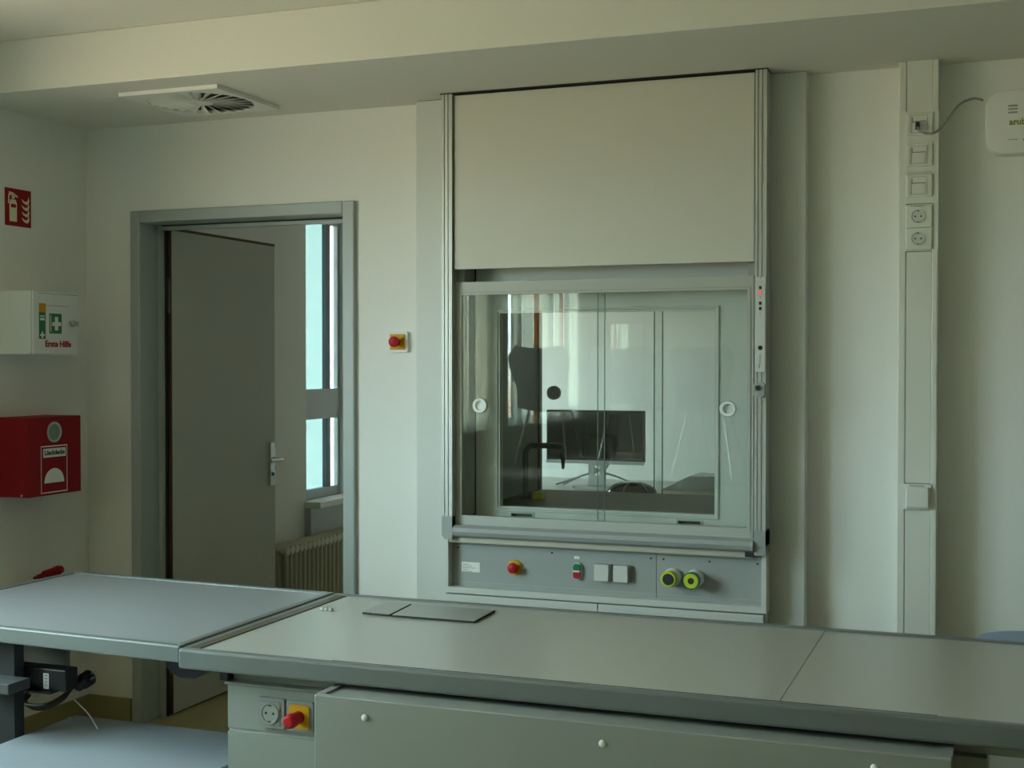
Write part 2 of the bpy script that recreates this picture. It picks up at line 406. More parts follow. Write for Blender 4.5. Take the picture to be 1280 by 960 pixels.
# upright aluminium profiles with grooves
zf = vz(556, 664, YFR); zft = vz(556, 674, YFR)
in0 = ux(565, YFR); in1 = ux(943, YFR)
for side, (a, b) in (('l', (hx0, in0)), ('r', (in1, hx1))):
    pr = B()
    n = 3; wdt = (b - a)
    cuts_ = [0, .22, .30, .56, .64, 1.0]
    for k, (s0, s1) in enumerate(((0, .24), (.24, .32), (.32, .60), (.60, .68), (.68, 1.0))):
        d = 0.006 if k in (1, 3) else 0.0
        pr.box(a + wdt * s0, a + wdt * s1, YFR + d, YP + 0.005, zf, ZS - 0.003)
    po_ = pr.done('side_profile', 'alu', hood)
    ft = B()
    m0, m1 = (a, b)
    # chamfered end block below the profile
    ft.prism([(m0, zf), (m1, zf), (m1, zft), (m0 + (0.012 if side == 'l' else 0), zft), (m0, zft + 0.014)], YFR, YP + 0.004, lambda p, q, t: (p, t, q))
    ft.box(m0, m1, YFR - 0.001, YP + 0.004, zf, zf + 0.055)
    ft.done('end_block', 'hood_grey', po_)
# fixed upper front panel
zpb = vz(565, 337, YFR + 0.012)
B().box(in0 + 0.004, in1 - 0.004, YFR + 0.012, YFR + 0.030, zpb, ZS - 0.008, bev=0.002).done('front_panel', 'hood_panel', hood, label='large plain cream upper panel')
B().box(hx0 - 0.004, hx1 + 0.002, YFR - 0.004, YP, ZS - 0.0035, ZS - 0.0005).done('top_shadow', 'gap_dark', hood)  # dark strip: shade of the gap below the bulkhead, put in as colour
# inner channel walls and the inner rear panel with its window
YI = 4.495
wl0 = ux(577, YS); wr1 = ux(934, YS)
iz0 = vz(577, 645, YS); 
zw = 0.962                                           # work surface
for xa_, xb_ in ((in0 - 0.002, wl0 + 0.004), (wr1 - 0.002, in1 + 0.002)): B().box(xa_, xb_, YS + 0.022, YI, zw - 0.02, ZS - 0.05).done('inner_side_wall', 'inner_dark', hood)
ox0, ox1 = ux(625, YI), ux(893.5, YI)
oz0, oz1 = vz(625, 632.5, YI), vz(625, 391.5, YI)
izb = 0.93
rp = B()
rp.box(wl0 + 0.004, ox0, YI, YI + 0.012, izb, ZS - 0.1).box(ox1, wr1 - 0.002, YI, YI + 0.012, izb, ZS - 0.1)
zsl = vz(655, 649.5, YI); zslt = vz(655, 640, YI)
s1a, s1b = ux(638, YI), ux(668, YI); s2a, s2b = ux(846, YI), ux(879, YI)
rp.box(ox0, ox1, YI, YI + 0.012, oz1, ZS - 0.1)
rp.box(ox0, ox1, YI, YI + 0.012, zslt, oz0)
rp.box(ox0, s1a, YI, YI + 0.012, izb, zslt).box(s1b, s2a, YI, YI + 0.012, izb, zslt).box(s2b, ox1, YI, YI + 0.012, izb, zslt)
rpo = rp.done('rear_panel', 'inner_light', hood)
# moulded frame round the window, mitred
mo = B()
def mitre(bb, x0, x1, z0, z1, prof):
    rings = []
    for (ins, y) in prof:
        rings.append([bb.bm.verts.new((x, y, z)) for x, z in ((x0 + ins, z0 + ins), (x1 - ins, z0 + ins), (x1 - ins, z1 - ins), (x0 + ins, z1 - ins))])
    for a, b in zip(rings, rings[1:]):
        for k in range(4): bb.bm.faces.new((a[k], a[(k + 1) % 4], b[(k + 1) % 4], b[k]))
    return bb
mitre(mo, ox0 - 0.016, ox1 + 0.016, oz0 - 0.016, oz1 + 0.016, [(0, YI), (0.002, YI - 0.006), (0.007, YI - 0.006), (0.012, YI + 0.004), (0.016, YI + 0.004), (0.016, YI + 0.03)])
mo.done('window_moulding', 'inner_light', rpo)
for a, b in ((s1a, s1b), (s2a, s2b)):
    B().frame(a, b, izb + 0.002, zslt, (0.005, 0.008, 0.004, 0.006), YI - 0.003, YI + 0.014).box(a, b, YI + 0.014, YI + 0.03, izb, zslt).done('grip_recess', 'plastic_grey', rpo, label='dark recessed finger grip')
B().box(wl0 + 0.0035, wl0 + 0.0085, YI - 0.004, YI, izb, ZS - 0.11).done('gasket', 'gap_dark', rpo)
# cavity behind the window: side walls, roof, work surface
YC = 5.22
cx0 = ux(672, YC) - 0.0; cx1 = wr1 + 0.06
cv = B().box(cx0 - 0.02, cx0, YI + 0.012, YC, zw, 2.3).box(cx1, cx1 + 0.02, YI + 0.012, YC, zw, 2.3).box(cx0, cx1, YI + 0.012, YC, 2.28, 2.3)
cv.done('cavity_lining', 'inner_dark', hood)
B().box(cx0 - 0.02, cx1 + 0.02, YI + 0.012, YC + 0.03, zw - 0.03, zw).done('work_surface', 'stoneware', hood, label='dark green grey stoneware work surface')
B().box(cx0 - 0.02, cx1 + 0.02, YI + 0.25, YC + 0.03, 0.0, zw - 0.03).done('rear_base', 'hood_grey', hood)
# rear sash with two sliding panes
rs = B().box(cx0 - 0.02, cx0 + 0.010, YC, YC + 0.03, zw, 2.3).box(cx1 - 0.02, cx1 + 0.02, YC, YC + 0.03, zw, 2.3).box(cx0, cx1, YC, YC + 0.03, 2.1, 2.3)
rso = rs.done('rear_sash', 'dark_steel', hood)
rm0, rm1 = ux(817, YC), ux(828, YC)
g1 = B().box(cx0 + 0.010, rm1, YC + 0.006, YC + 0.010, zw, 2.1).done('rear_pane', 'hood_glass', rso)
g2 = B().box(rm0, cx1 - 0.02, YC + 0.016, YC + 0.020, zw, 2.1).done('rear_pane', 'hood_glass', rso)
for gx, yy in ((rm1, YC + 0.005), (rm0, YC + 0.015)):
    B().box(gx - 0.003, gx, yy, yy + 0.006, zw, 2.1).done('pane_edge', 'green_pipe', rso)
rc = at(692, 491, y=YC)
B().lathe((rc.x, YC - 0.004, rc.z), (0, -1, 0), [(0.030, -0.014), (0.030, 0.0), (0.027, 0.003), (0.021, 0.003), (0.020, -0.002), (0.0, -0.002)]).done('finger_ring', 'plastic_grey', rso, smooth=True)
# swan-neck water outlet on the work surface
ty = 4.86
t0 = at(657, 575, y=ty); t1 = at(702, 557, y=ty); zt = vz(670, 557, ty)
fa = B().tube([(t0.x, ty, zw), (t0.x, ty, zt - 0.045), (t0.x + 0.004, ty, zt - 0.022), (t0.x + 0.02, ty, zt - 0.003), (t0.x + 0.045, ty, zt), (t1.x - 0.02, ty, zt), (t1.x + 0.004, ty, zt - 0.008), (t1.x + 0.006, ty, zt - 0.03)], 0.0115, seg=14).done('water_spout', 'green_pipe', hood, smooth=True, label='dark green swan neck water outlet')
B().lathe((t1.x + 0.006, ty, zt - 0.028), (0, 0, -1), [(0.012, 0), (0.015, 0.004), (0.015, 0.018), (0.009, 0.024), (0.005, 0.062), (0.0, 0.062)]).done('nozzle', 'black', fa, smooth=True)
B().lathe((t0.x, ty, zw), (0, 0, 1), [(0.022, 0), (0.022, 0.008), (0.014, 0.012)]).done('spout_foot', 'black', fa, smooth=True)
B().box(t0.x + 0.035, t0.x + 0.075, ty - 0.02, ty + 0.02, zw, zw + 0.03, bev=0.003).done('yellow_block', 'valve_yellow', fa)
# sliding front sash: frame, two panes, handle
st = vz(569, 353, YS); sgt = vz(577, 369, YS); sgb = vz(577, 644, YS); sb = vz(570, 657, YS)
sx0, sx1 = ux(569, YS), ux(942, YS)
sash = B().frame(sx0, sx1, sb - 0.02, st, (wl0 - sx0, sx1 - wr1, sgb - sb + 0.02, st - sgt), YS, YS + 0.02).done('sash_frame', 'sash_grey', hood)
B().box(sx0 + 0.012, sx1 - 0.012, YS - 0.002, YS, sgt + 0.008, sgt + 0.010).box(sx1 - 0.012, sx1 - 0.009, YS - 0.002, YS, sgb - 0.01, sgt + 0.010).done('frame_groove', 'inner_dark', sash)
ma, mb_ = ux(745.5, YS), ux(755.5, YS)
pA = B().box(wl0, mb_, YS + 0.004, YS + 0.008, sgb - 0.006, sgt + 0.006).done('glass_pane', 'hood_glass', sash)
pB = B().box(ma, wr1, YS + 0.012, YS + 0.016, sgb - 0.006, sgt + 0.006).done('glass_pane', 'hood_glass', sash)
B().box(mb_ - 0.0015, mb_, YS + 0.003, YS + 0.009, sgb, sgt).done('pane_edge', 'lens', pA)
B().box(ma, ma + 0.0015, YS + 0.011, YS + 0.017, sgb, sgt).done('pane_edge', 'lens', pB)
for (uu, vv, p, yy) in ((600, 507, pA, YS + 0.004), (910, 511, pB, YS + 0.012)):
    c = at(uu, vv, y=yy)
    B().lathe((c.x, yy, c.z), (0, -1, 0), [(0.0285, -0.006), (0.0285, 0.002), (0.026, 0.005), (0.017, 0.005), (0.0155, 0.001), (0.015, -0.005), (0.0, -0.005)]).done('finger_ring', 'cool_white', p, smooth=True)
hzc2 = vz(700, 670, YS - 0.015); hz_t = vz(566, 656, YS - 0.02); hz_b = vz(566, 671, YS - 0.02)
hA, hB = ux(566, YS - 0.03), ux(940, YS - 0.03)
hr = (hz_t - hz_b) / 2; hzm = (hz_t + hz_b) / 2
prof = [(YS, hz_t), (YS - 0.018, hz_t - 0.001), (YS - 0.034, hz_t - 0.008), (YS - 0.040, hzm), (YS - 0.034, hz_b + 0.008), (YS - 0.02, hz_b), (YS, hz_b)]
bar = B().prism(prof, hA, hB, lambda p, q, t: (t, p, q)).done('sash_handle', 'hood_grey', sash)
B().prism([(YS + (a - YS) * 1.15, hzm + (b - hzm) * 1.1) for a, b in prof], hB - 0.002, hB + 0.006, lambda p, q, t: (t, p, q)).done('handle_cap', 'plastic_grey', bar)
B().box(hB - 0.022, hB + 0.006, YS - 0.03, YS, hz_b - 0.016, hz_b).done('handle_stop', 'slate', bar)
# status strip on the right-hand profile
ya = YFR - 0.006
s0 = at(945, 346, y=ya); s1 = at(957, 465, y=ya)
ssp = B().box(ux(945, ya), ux(956.5, ya), ya, YFR + 0.01, vz(950, 465, ya), vz(950, 346, ya), bev=0.001).done('status_strip', 'hood_white', hood)
for vv, m in ((359.5, 'gap_dark'), (366, 'led_red'), (379, 'gap_dark'), (385.7, 'gap_dark')):
    c = at(950.4, vv, y=ya); B().box(c.x - 0.0045, c.x + 0.0045, ya - 0.001, ya + 0.001, c.z - 0.0052, c.z + 0.0052).done('indicator_light', m, ssp, label='glowing red indicator light' if m == 'led_red' else None)
for vv in (347.5, 372, 392):
    c = at(950.4, vv, y=ya); B().box(c.x - 0.0012, c.x + 0.0012, ya - 0.0006, ya, c.z - 0.003, c.z + 0.003).done('print_mark', 'grey_print', ssp)
c = at(950.4, 434.8, y=ya); B().lathe((c.x, ya, c.z), (0, -1, 0), [(0.0075, 0), (0.0075, 0.002), (0.006, 0.003), (0, 0.003)], 16).done('push_button', 'gap_dark', ssp)
c = at(950, 449, y=ya); B().box(c.x - 0.0005, c.x + 0.0005, ya - 0.0006, ya, c.z - 0.018, c.z + 0.014).box(c.x - 0.004, c.x - 0.002, ya - 0.0006, ya, c.z - 0.03, c.z - 0.016).box(c.x - 0.003, c.x + 0.001, ya - 0.0006, ya, c.z - 0.024, c.z - 0.022).done('print_mark', 'grey_print', ssp)
c = at(949.5, 487, y=ya); c2 = at(947.5, 485, y=ya - 0.008)
lk = B().prism([(c.x + p, c.z + q) for p, q in rrect(0.036, 0.050, 0.010)], ya - 0.012, YFR + 0.004, lambda p, q, t: (p, t, q)).done('lock_bracket', 'hood_grey', hood)
B().lathe((c2.x, ya - 0.012, c2.z), (0, -1, 0), [(0.0085, 0), (0.0085, 0.004), (0.006, 0.007), (0.0, 0.007)], 18).done('lock_knob', 'dark_steel', lk, smooth=True)
# lower case: frame, ledge, control panel, cupboard
YL = 4.365; YCP = 4.405
cz0 = vz(561, 740.5, YL); cz1 = vz(561, 674, YL) - 0.004
lx_0, lx_1 = ux(555, YL), ux(958.5, YL); li0, li1 = ux(560, YL), ux(952.5, YL)
B().box(lx_0, li0, YL, YP + 0.02, cz0, zft).box(li1, lx_1, YL, YP + 0.02, cz0, zft).box(li0, li1, YL, YP + 0.02, cz0, cz0 + 0.022).done('panel_case', 'hood_white', hood)
zle1 = vz(700, 676, YL); zle0 = vz(700, 685.5, YL)
B().box(li0, li1, YL + 0.002, YI, zle0, zle1, bev=0.005).done('front_ledge', 'ledge', hood, label='pale cream edge of the work surface')
zcp1 = zle0
cpx = ux(821, YCP)
cpa = B().box(li0, cpx - 0.0008, YCP, YCP + 0.01, cz0 + 0.022, zcp1).done('control_panel', 'hood_grey', hood)
cpb = B().box(cpx + 0.0008, li1, YCP, YCP + 0.01, cz0 + 0.022, zcp1).done('control_panel', 'hood_grey', hood)
B().box(li0, li1, YCP + 0.011, YCP + 0.013, cz0 + 0.02, zcp1).done('panel_backing', 'gap_dark', hood)
for (x0, x1, p) in ((li0, cpx - 0.0008, cpa), (cpx + 0.0008, li1, cpb)):
    for za_ in (cz0 + 0.036, zcp1 - 0.016): B().box(x0, x1, YCP - 0.001, YCP, za_, za_ + 0.0017).done('panel_crease', 'plastic_grey', p)
for uu, vv in ((573, 684), (690, 691), (813.5, 698), (829.5, 699), (887, 702), (947, 705)):
    c = at(uu, vv, y=YCP); B().cyl((c.x, YCP - 0.0015, c.z), (c.x, YCP + 0.002, c.z), 0.0035, seg=12).done('screw', 'gap_dark', cpa if uu < 821 else cpb)
a, b = at(577, 702, y=YCP), at(600, 715, y=YCP)
lb = B().box(a.x, b.x, YCP - 0.001, YCP, b.z - 0.002, a.z, ).done('type_plate', 'white', cpa)
for k in range(5):
    z = a.z - 0.008 - k * 0.0065
    B().box(a.x + 0.006, a.x + 0.03 + 0.012 * ((k * 7) % 3), YCP - 0.0014, YCP - 0.001, z - 0.001, z + 0.001).done('print_line', 'grey_print', lb)
def estop(c, n, rp_, m_collar, parent, round_collar=True, name='emergency_stop', s=1.0, q=0.03):
    """red mushroom button on a yellow collar; n = outward normal"""
    n = Vector(n); c = Vector(c)
    col = B().lathe(c, n, [(rp_, 0), (rp_, 0.006), (rp_ * 0.85, 0.008), (rp_ * 0.5, 0.008)], 28).done(name, m_collar, parent, smooth=True)
    B().lathe(c, n, [(0.011 * s, 0.006), (0.011 * s, q * 0.55), (0.016 * s, q * 0.6), (0.0175 * s, q * 0.72), (0.0165 * s, q * 0.92), (0.012 * s, q * 1.02), (0.0, q * 1.04)], 24).done('mushroom_button', 'red', col, smooth=True)
    return col
c = at(644, 709, y=YCP); estop((c.x, YCP, c.z), (0, -1, 0), 0.028, 'yellow', cpa, s=1.1, q=0.035)
c = at(721, 714, y=YCP - 0.01)
db = B().prism([(c.x + p, c.z + q) for p, q in rrect(0.034, 0.064, 0.0165, 8)], YCP - 0.010, YCP, lambda p, q, t: (p, t, q)).done('double_button', 'plastic_grey', cpa)
for sgn, m in ((1, 'green'), (-1, 'red')):
    B().prism([(c.x + p, c.z + sgn * 0.0135 + q) for p, q in rrect(0.026, 0.025, 0.010)], YCP - 0.015, YCP - 0.010, lambda p, q, t: (p, t, q)).done('button_half', m, db)
B().box(c.x - 0.011, c.x + 0.011, YCP - 0.0155, YCP - 0.010, c.z - 0.003, c.z + 0.003).done('button_label', 'white', db)
c = at(721, 697, y=YCP); B().box(c.x - 0.010, c.x + 0.010, YCP - 0.001, YCP, c.z - 0.005, c.z + 0.005).done('button_caption', 'white', cpa)
for uu, vv in ((753, 716), (777, 717.5)):
    c = at(uu, vv, y=YCP - 0.02)
    sk = B().prism([(c.x + p, c.z + q) for p, q in rrect(0.062, 0.060, 0.004, 3)], YCP - 0.012, YCP, lambda p, q, t: (p, t, q)).done('socket_cover', 'hood_grey', cpa)
    B().prism([(c.x - 0.004 + p, c.z + q) for p, q in rrect(0.052, 0.058, 0.004, 3)], YCP - 0.024, YCP - 0.012, lambda p, q, t: (p, t, q)).done('flap', 'hood_white', sk)
for k, (uu, vv) in enumerate(((841, 721), (869, 723))):
    c = at(uu, vv, y=YCP)
    vb = B().lathe((c.x, YCP, c.z), (0, -1, 0), [(0.031, 0), (0.031, 0.014), (0.026, 0.020), (0.024, 0.03)], 28).done('gas_valve', 'cool_white', cpb, smooth=True)
    vk = B().lathe((c.x - 0.002, YCP - 0.03, c.z), (0, -1, 0), [(0.027, 0), (0.028, 0.004), (0.028, 0.026), (0.025, 0.030), (0.0, 0.030)], 28).done('valve_knob', 'valve_yellow', vb, smooth=True)
    B().lathe((c.x - 0.002, YCP - 0.06, c.z), (0, -1, 0), [(0.020, 0), (0.0195, 0.002), (0, 0.002)] if k == 0 else [(0.011, 0), (0.0105, 0.002), (0, 0.002)], 24).done('knob_mark', 'slate', vk)
    if k == 1: B().lathe((c.x - 0.002, YCP - 0.0599, c.z), (0, -1, 0), [(0.0265, -0.02), (0.029, -0.02), (0.029, 0.0), (0.0265, 0.0)], 28).done('knob_ring', 'green', vk, smooth=True)
dm = ux(747, YL)
for x0, x1 in ((lx_0, dm - 0.0015), (dm + 0.0015, ux(955, YL))):
    B().box(x0, x1, YL + 0.004, YL + 0.022, 0.10, cz0 - 0.006, bev=0.0015).done('cupboard_door', 'hood_white', hood)
B().box(lx_0 + 0.003, lx_1 - 0.004, YL + 0.022, YP + 0.01, 0.09, cz0 - 0.001).done('cupboard_body', 'plastic_grey', hood)
B().box(lx_0 + 0.02, lx_1 - 0.02, YL + 0.05, YP + 0.01, 0.0, 0.09).done('plinth', 'slate', hood)

# ================================================================== PREP ROOM SEEN THROUGH THE HOOD
YM = 6.35
mc0, mc1 = ux(683, YM), ux(805, YM); mz1 = vz(744, 513, YM); mz0 = vz(744, 577, YM)
tzp = 0.86
pb = thing('prep_bench', 'pale bench carrying the monitor in the room behind the fume hood', 'bench', ((mc0 + mc1) / 2, YM + 0.2, 0))
B().box(mc0 - 0.8, mc1 + 0.8, YM - 0.35, YM + 0.55, tzp - 0.03, tzp, bev=0.003).done('tabletop', 'bench_top', pb)
for xx in (mc0 - 0.75, mc1 + 0.70):
    for yy in (YM - 0.30, YM + 0.45): B().box(xx, xx + 0.05, yy, yy + 0.05, 0, tzp - 0.03).done('leg', 'plastic_grey', pb)
mo_ = thing('monitor', 'flat black computer monitor on a silver stand behind the hood glass', 'monitor', ((mc0 + mc1) / 2, YM, tzp))
xm = (mc0 + mc1) / 2
hs = B().box(mc0, mc1, YM, YM + 0.035, mz0, mz1, bev=0.004).done('housing', 'black', mo_)
B().box(mc0 + 0.008, mc1 - 0.008, YM - 0.001, YM + 0.001, mz0 + 0.016, mz1 - 0.008).done('screen', 'black_gloss', hs)
B().box(mc0, mc1, YM - 0.003, YM + 0.01, mz0 - 0.012, mz0 + 0.006).done('bezel_strip', 'alu', hs)
sc_ = B(); sw = 0.034
hzc3 = (tzp + mz0) / 2 + 0.015
sc_.box(xm - 0.045, xm - 0.015, YM + 0.04, YM + 0.055, tzp, mz0 + 0.05).box(xm + 0.015, xm + 0.045, YM + 0.04, YM + 0.055, tzp, mz0 + 0.05)
sc_.box(xm - 0.015, xm + 0.015, YM + 0.04, YM + 0.055, tzp, hzc3 - 0.02).box(xm - 0.015, xm + 0.015, YM + 0.04, YM + 0.055, hzc3 + 0.03, mz0 + 0.05)
sc_.done('stand_neck', 'alu', mo_)
B().prism([(xm + p, YM + 0.06 + q) for p, q in rrect(0.24, 0.18, 0.03)], tzp, tzp + 0.012, lambda p, q, t: (p, q, t)).done('stand_foot', 'alu', mo_)
for k, (dx, sg) in enumerate(((0.0, -1), (0.01, 1), (-0.01, -1))):
    cb = B().tube([(xm + sg * 0.07, YM + 0.07, mz0 + 0.03), (xm + sg * 0.04, YM + 0.09, hzc3 + 0.02), (xm + dx, YM + 0.075, hzc3), (xm + sg * 0.10, YM + 0.09, hzc3 - 0.03), (xm + sg * (0.2 + 0.02 * k), YM + 0.1, tzp + 0.006)], 0.005, seg=8)
    cb.done('cable', 'plastic_grey', mo_, smooth=True)
# dark rounded cover beside the monitor and a sloped grey case
c = at(790, 607, y=YM - 0.1)
bag = thing('black_bag', 'low domed black plastic bag on the bench beside the monitor', 'bag', (c.x, YM - 0.1, tzp))
dm_ = B().lathe((c.x, YM - 0.1, tzp), (0, 0, 1), [(0.125, 0), (0.118, 0.016), (0.09, 0.037), (0.05, 0.05), (0.0, 0.053)], 30).done('dome', 'black_gloss', bag, smooth=True)
for k in range(3):
    a_ = R(205 + 60 * k); B().tube([(c.x + 0.12 * math.cos(a_), YM - 0.1 + 0.12 * math.sin(a_), tzp + 0.012), (c.x + 0.09 * math.cos(a_), YM - 0.1 + 0.09 * math.sin(a_), tzp + 0.039), (c.x + 0.05 * math.cos(a_ + .2), YM - 0.1 + 0.05 * math.sin(a_ + .2), tzp + 0.052)], 0.0022, seg=6).done('fold_highlight', 'grey_print', bag, smooth=True)  # thin grey ridges, highlights of the bag's folds painted in
a = ux(832, YM + 0.15); b = ux(868, YM + 0.15)
B().prism([(a, tzp), (a + 0.42, tzp), (a + 0.42, tzp + 0.075), (b, tzp + 0.075)], YM + 0.05, YM + 0.3, lambda p, q, t: (p, t, q)).done('sloped_case', 'inner_light', label='grey case with a sloped end right of the black bag', cat='case')

# ---- radiator under the next room's window
ry0, ry1 = uy(353, XL + 0.15), NWY1 + 0.5
rz1 = vz(353, 684, ry0); rz0 = 0.14
rad = thing('radiator', 'beige column radiator under the window beyond the open door', 'radiator', (XL + 0.11, (ry0 + ry1) / 2, 0))
n = int((ry1 - ry0) / 0.046)
sec = None
for k in range(n):
    y = ry0 + 0.023 + k * 0.046
    if sec is None:
        sb_ = B()
        for dx in (-0.045, 0.0, 0.045): sb_.tube([(XL + 0.11 + dx, y, rz0 + 0.02), (XL + 0.11 + dx, y, rz1 - 0.02)], 0.013, seg=8, smooth=1)
        sb_.tube([(XL + 0.05, y, rz1 - 0.022), (XL + 0.17, y, rz1 - 0.022)], 0.0225, seg=10, smooth=1).tube([(XL + 0.05, y, rz0 + 0.022), (XL + 0.17, y, rz0 + 0.022)], 0.0225, seg=10, smooth=1)
        sec = sb_.done('radiator_section', 'radiator', rad, smooth=True)
    else:
        c_ = sec.copy(); C.objects.link(c_); c_.parent = rad; c_.location = (0, 0.046 * k, 0)
B().cyl((XL + 0.11, ry0 - 0.012, rz1 - 0.03), (XL + 0.11, ry0 + 0.005, rz1 - 0.03), 0.016).done('end_plug', 'radiator', rad)
for yy in (ry0 + 0.1, ry1 - 0.1): B().box(XL + 0.06, XL + 0.16, yy - 0.01, yy + 0.01, 0, rz0 + 0.03).done('bracket', 'radiator', rad)

# ================================================================== ON THE WALLS
# ---- swirl diffuser in the bulkhead
zd = ZS - 0.014
A = at(152, 122, z=zd); D = at(268, 109, z=zd); E_ = at(340, 133.5, z=ZS)
yd0 = (A.y + D.y) / 2; dw = D.x - A.x
yd1 = yd0 + dw
dif = thing('ceiling_air_diffuser', 'square white ceiling air diffuser with a round swirl of vanes', 'air vent', ((A.x + D.x) / 2, (yd0 + yd1) / 2, ZS))
cxd, cyd = (A.x + D.x) / 2, (yd0 + yd1) / 2; rd = dw * 0.47
pl_ = B()
NS = 48
outer = []
for k in range(NS):
    a_ = 2 * math.pi * k / NS; ca, sa = math.cos(a_), math.sin(a_); s_ = 1 / max(abs(ca), abs(sa))
    outer.append((cxd + dw / 2 * ca * s_, cyd + dw / 2 * sa * s_))
inner = [(cxd + rd * math.cos(2 * math.pi * k / NS), cyd + rd * math.sin(2 * math.pi * k / NS)) for k in range(NS)]
V = {}
for nm, ring, z in (('ob', outer, zd), ('ot', outer, ZS), ('ib', inner, zd), ('it', inner, ZS - 0.001)):
    V[nm] = [pl_.bm.verts.new((x, y, z)) for x, y in ring]
for k in range(NS):
    j = (k + 1) % NS
    pl_.bm.faces.new((V['ob'][k], V['ob'][j], V['ib'][j], V['ib'][k])); pl_.bm.faces.new((V['ob'][k], V['ot'][k], V['ot'][j], V['ob'][j])); pl_.bm.faces.new((V['ib'][k], V['ib'][j], V['it'][j], V['it'][k]))
pl_.done('face_plate', 'white', dif)
B().cyl((cxd, cyd, ZS - 0.002), (cxd, cyd, ZS - 0.0005), rd * 0.999, seg=48).done('dark_throat', 'gap_dark', dif)
B().cyl((cxd, cyd, zd), (cxd, cyd, ZS - 0.002), rd * 0.22, seg=32).done('hub', 'white', dif)
vane = None
for k in range(24):
    if vane is None:
        vb_ = B()
        # a tilted vane: leading edge flush with the plate, trailing edge up in the throat
        w0, w1 = 0.018 * rd / 0.25, 0.044 * rd / 0.25
        q = [vb_.bm.verts.new(p) for p in ((rd * 0.20, -w0 * 0.55, 0.0), (rd * 0.995, -w1 * 0.55, 0.0), (rd * 0.995, w1 * 0.35, 0.011), (rd * 0.20, w0 * 0.35, 0.011))]
        vb_.bm.faces.new(q)
        q2 = [vb_.bm.verts.new(v.co + Vector((0, 0, 0.0012))) for v in q]; vb_.bm.faces.new(list(reversed(q2)))
        for i in range(4): vb_.bm.faces.new((q[i], q2[i], q2[(i + 1) % 4], q[(i + 1) % 4]))
        vane = vb_.done('vane', 'white'); vane.parent = dif
        vv_ = vane
    else:
        vv_ = vane.copy(); C.objects.link(vv_); vv_.parent = dif
    vv_.location = (0, 0, zd - ZS); vv_.rotation_euler = (0, 0, 2 * math.pi * k / 24)

# ---- fire extinguisher sign on the left wall
sgx = XL + 0.003
y0, y1 = uy(8, sgx), uy(40, sgx); z1 = at(8, 234, x=sgx).z; z0 = at(8, 281, x=sgx).z
sg = thing('fire_extinguisher_sign', 'square red sign with white extinguisher and flames on the wall', 'sign', (XL, (y0 + y1) / 2, z0))
B().box(XL, sgx, y0, y1, z0, z1).done('sign_plate', 'sign_red', sg)
def onx(x, yy, zz, s):
    return lambda p, q, t: (x + t, yy + p * s, zz + q * s)
S = y1 - y0; fn = onx(sgx, y0, z0, S); H = (z1 - z0) / S
cl = B()
cl.prism([(.16, .12), (.44, .12), (.44, .62), (.40, .72), (.20, .72), (.16, .62)], 0, .0006, fn)
cl.prism([(.25, .74), (.35, .74), (.37, .86), (.24, .86)], 0, .0006, fn).prism([(.14, .86), (.48, .78), (.48, .83), (.30, .91), (.14, .93)], 0, .0006, fn)
cl.prism([(.10, .60), (.14, .60), (.16, .82), (.24, .84), (.24, .87), (.12, .86)], 0, .0006, fn)
cl.done('extinguisher_picture', 'cream', sg)
B().prism([(.21, .50), (.40, .50), (.40, .60), (.21, .60)], .0006, .001, fn).done('picture_label', 'sign_red', sg)
fl = B()
for k in range(4):
    zb = .14 + .17 * k
    fl.prism([(.62, zb + .12), (.70, zb + .02), (.82, zb - .03), (.90, zb), (.93, zb + .10), (.90, zb + .20), (.87, zb + .09), (.78, zb + .05), (.70, zb + .08)], 0, .0006, fn)
fl.done('flame_picture', 'cream', sg)

# ---- first aid cabinet
xf = XL + 0.18; y0 = uy(42, xf); y1 = uy(98.5, xf); z1 = at(42, 363, x=xf).z; z0 = at(42, 443, x=xf).z
fac = thing('first_aid_cabinet', 'white wall cabinet with a green cross and red first aid lettering', 'cabinet', (XL, (y0 + y1) / 2, z0))
B().box(XL, xf - 0.012, y0, y1, z0, z1, bev=0.003).done('cabinet_body', 'cool_white', fac)
dr = B().box(xf - 0.010, xf, y0 + 0.001, y1, z0 + 0.001, z1 - 0.001, bev=0.003).done('cabinet_door', 'cool_white', fac)
fn = onx(xf, 0, 0, 1)
def uvx(u, v): p = at(u, v, x=xf); return p.y, p.z
def rectx(bb, u0, v0, u1, v1, t0=0, t1=.0006):
    um = 68.0
    ya_, yb_ = uvx(u0, v0)[0], uvx(u1, v1)[0]; za_, zb_ = uvx(um, v0)[1], uvx(um, v1)[1]
    return bb.prism([(ya_, za_), (yb_, za_), (yb_, zb_), (ya_, zb_)], t0, t1, fn)
st_ = rectx(B(), 48.5, 380, 57, 424).done('sticker', 'green', dr, label='narrow green and yellow sticker')
rectx(B(), 48.5, 380, 57, 391, .0006, .001).done('sticker_top', 'yellow', st_)
rectx(rectx(rectx(B(), 50, 395, 55.5, 396.5, .0006, .001), 50, 398, 55.5, 401, .0006, .001), 51.7, 415, 53.8, 423, .0006, .001).done('sticker_print', 'white', st_)
rectx(B(), 50, 418, 55.8, 420.4, .0006, .0012).done('sticker_cross', 'white', st_)
cs = rectx(B(), 61.5, 392, 77, 417).done('cross_sign', 'green', dr, label='green square with white cross')
rectx(rectx(B(), 68.3, 396, 72.5, 413, .0006, .0012), 65, 402.5, 76, 407.5, .0006, .0011).done('cross', 'white', cs)
rectx(B(), 62.7, 394, 64, 415, .0006, .001).done('side_print', 'cream', cs)
yc_, zc_ = uvx(72, 430.3); ye_ = uvx(56.5, 430)[0]; yg_ = uvx(88.5, 430)[0]
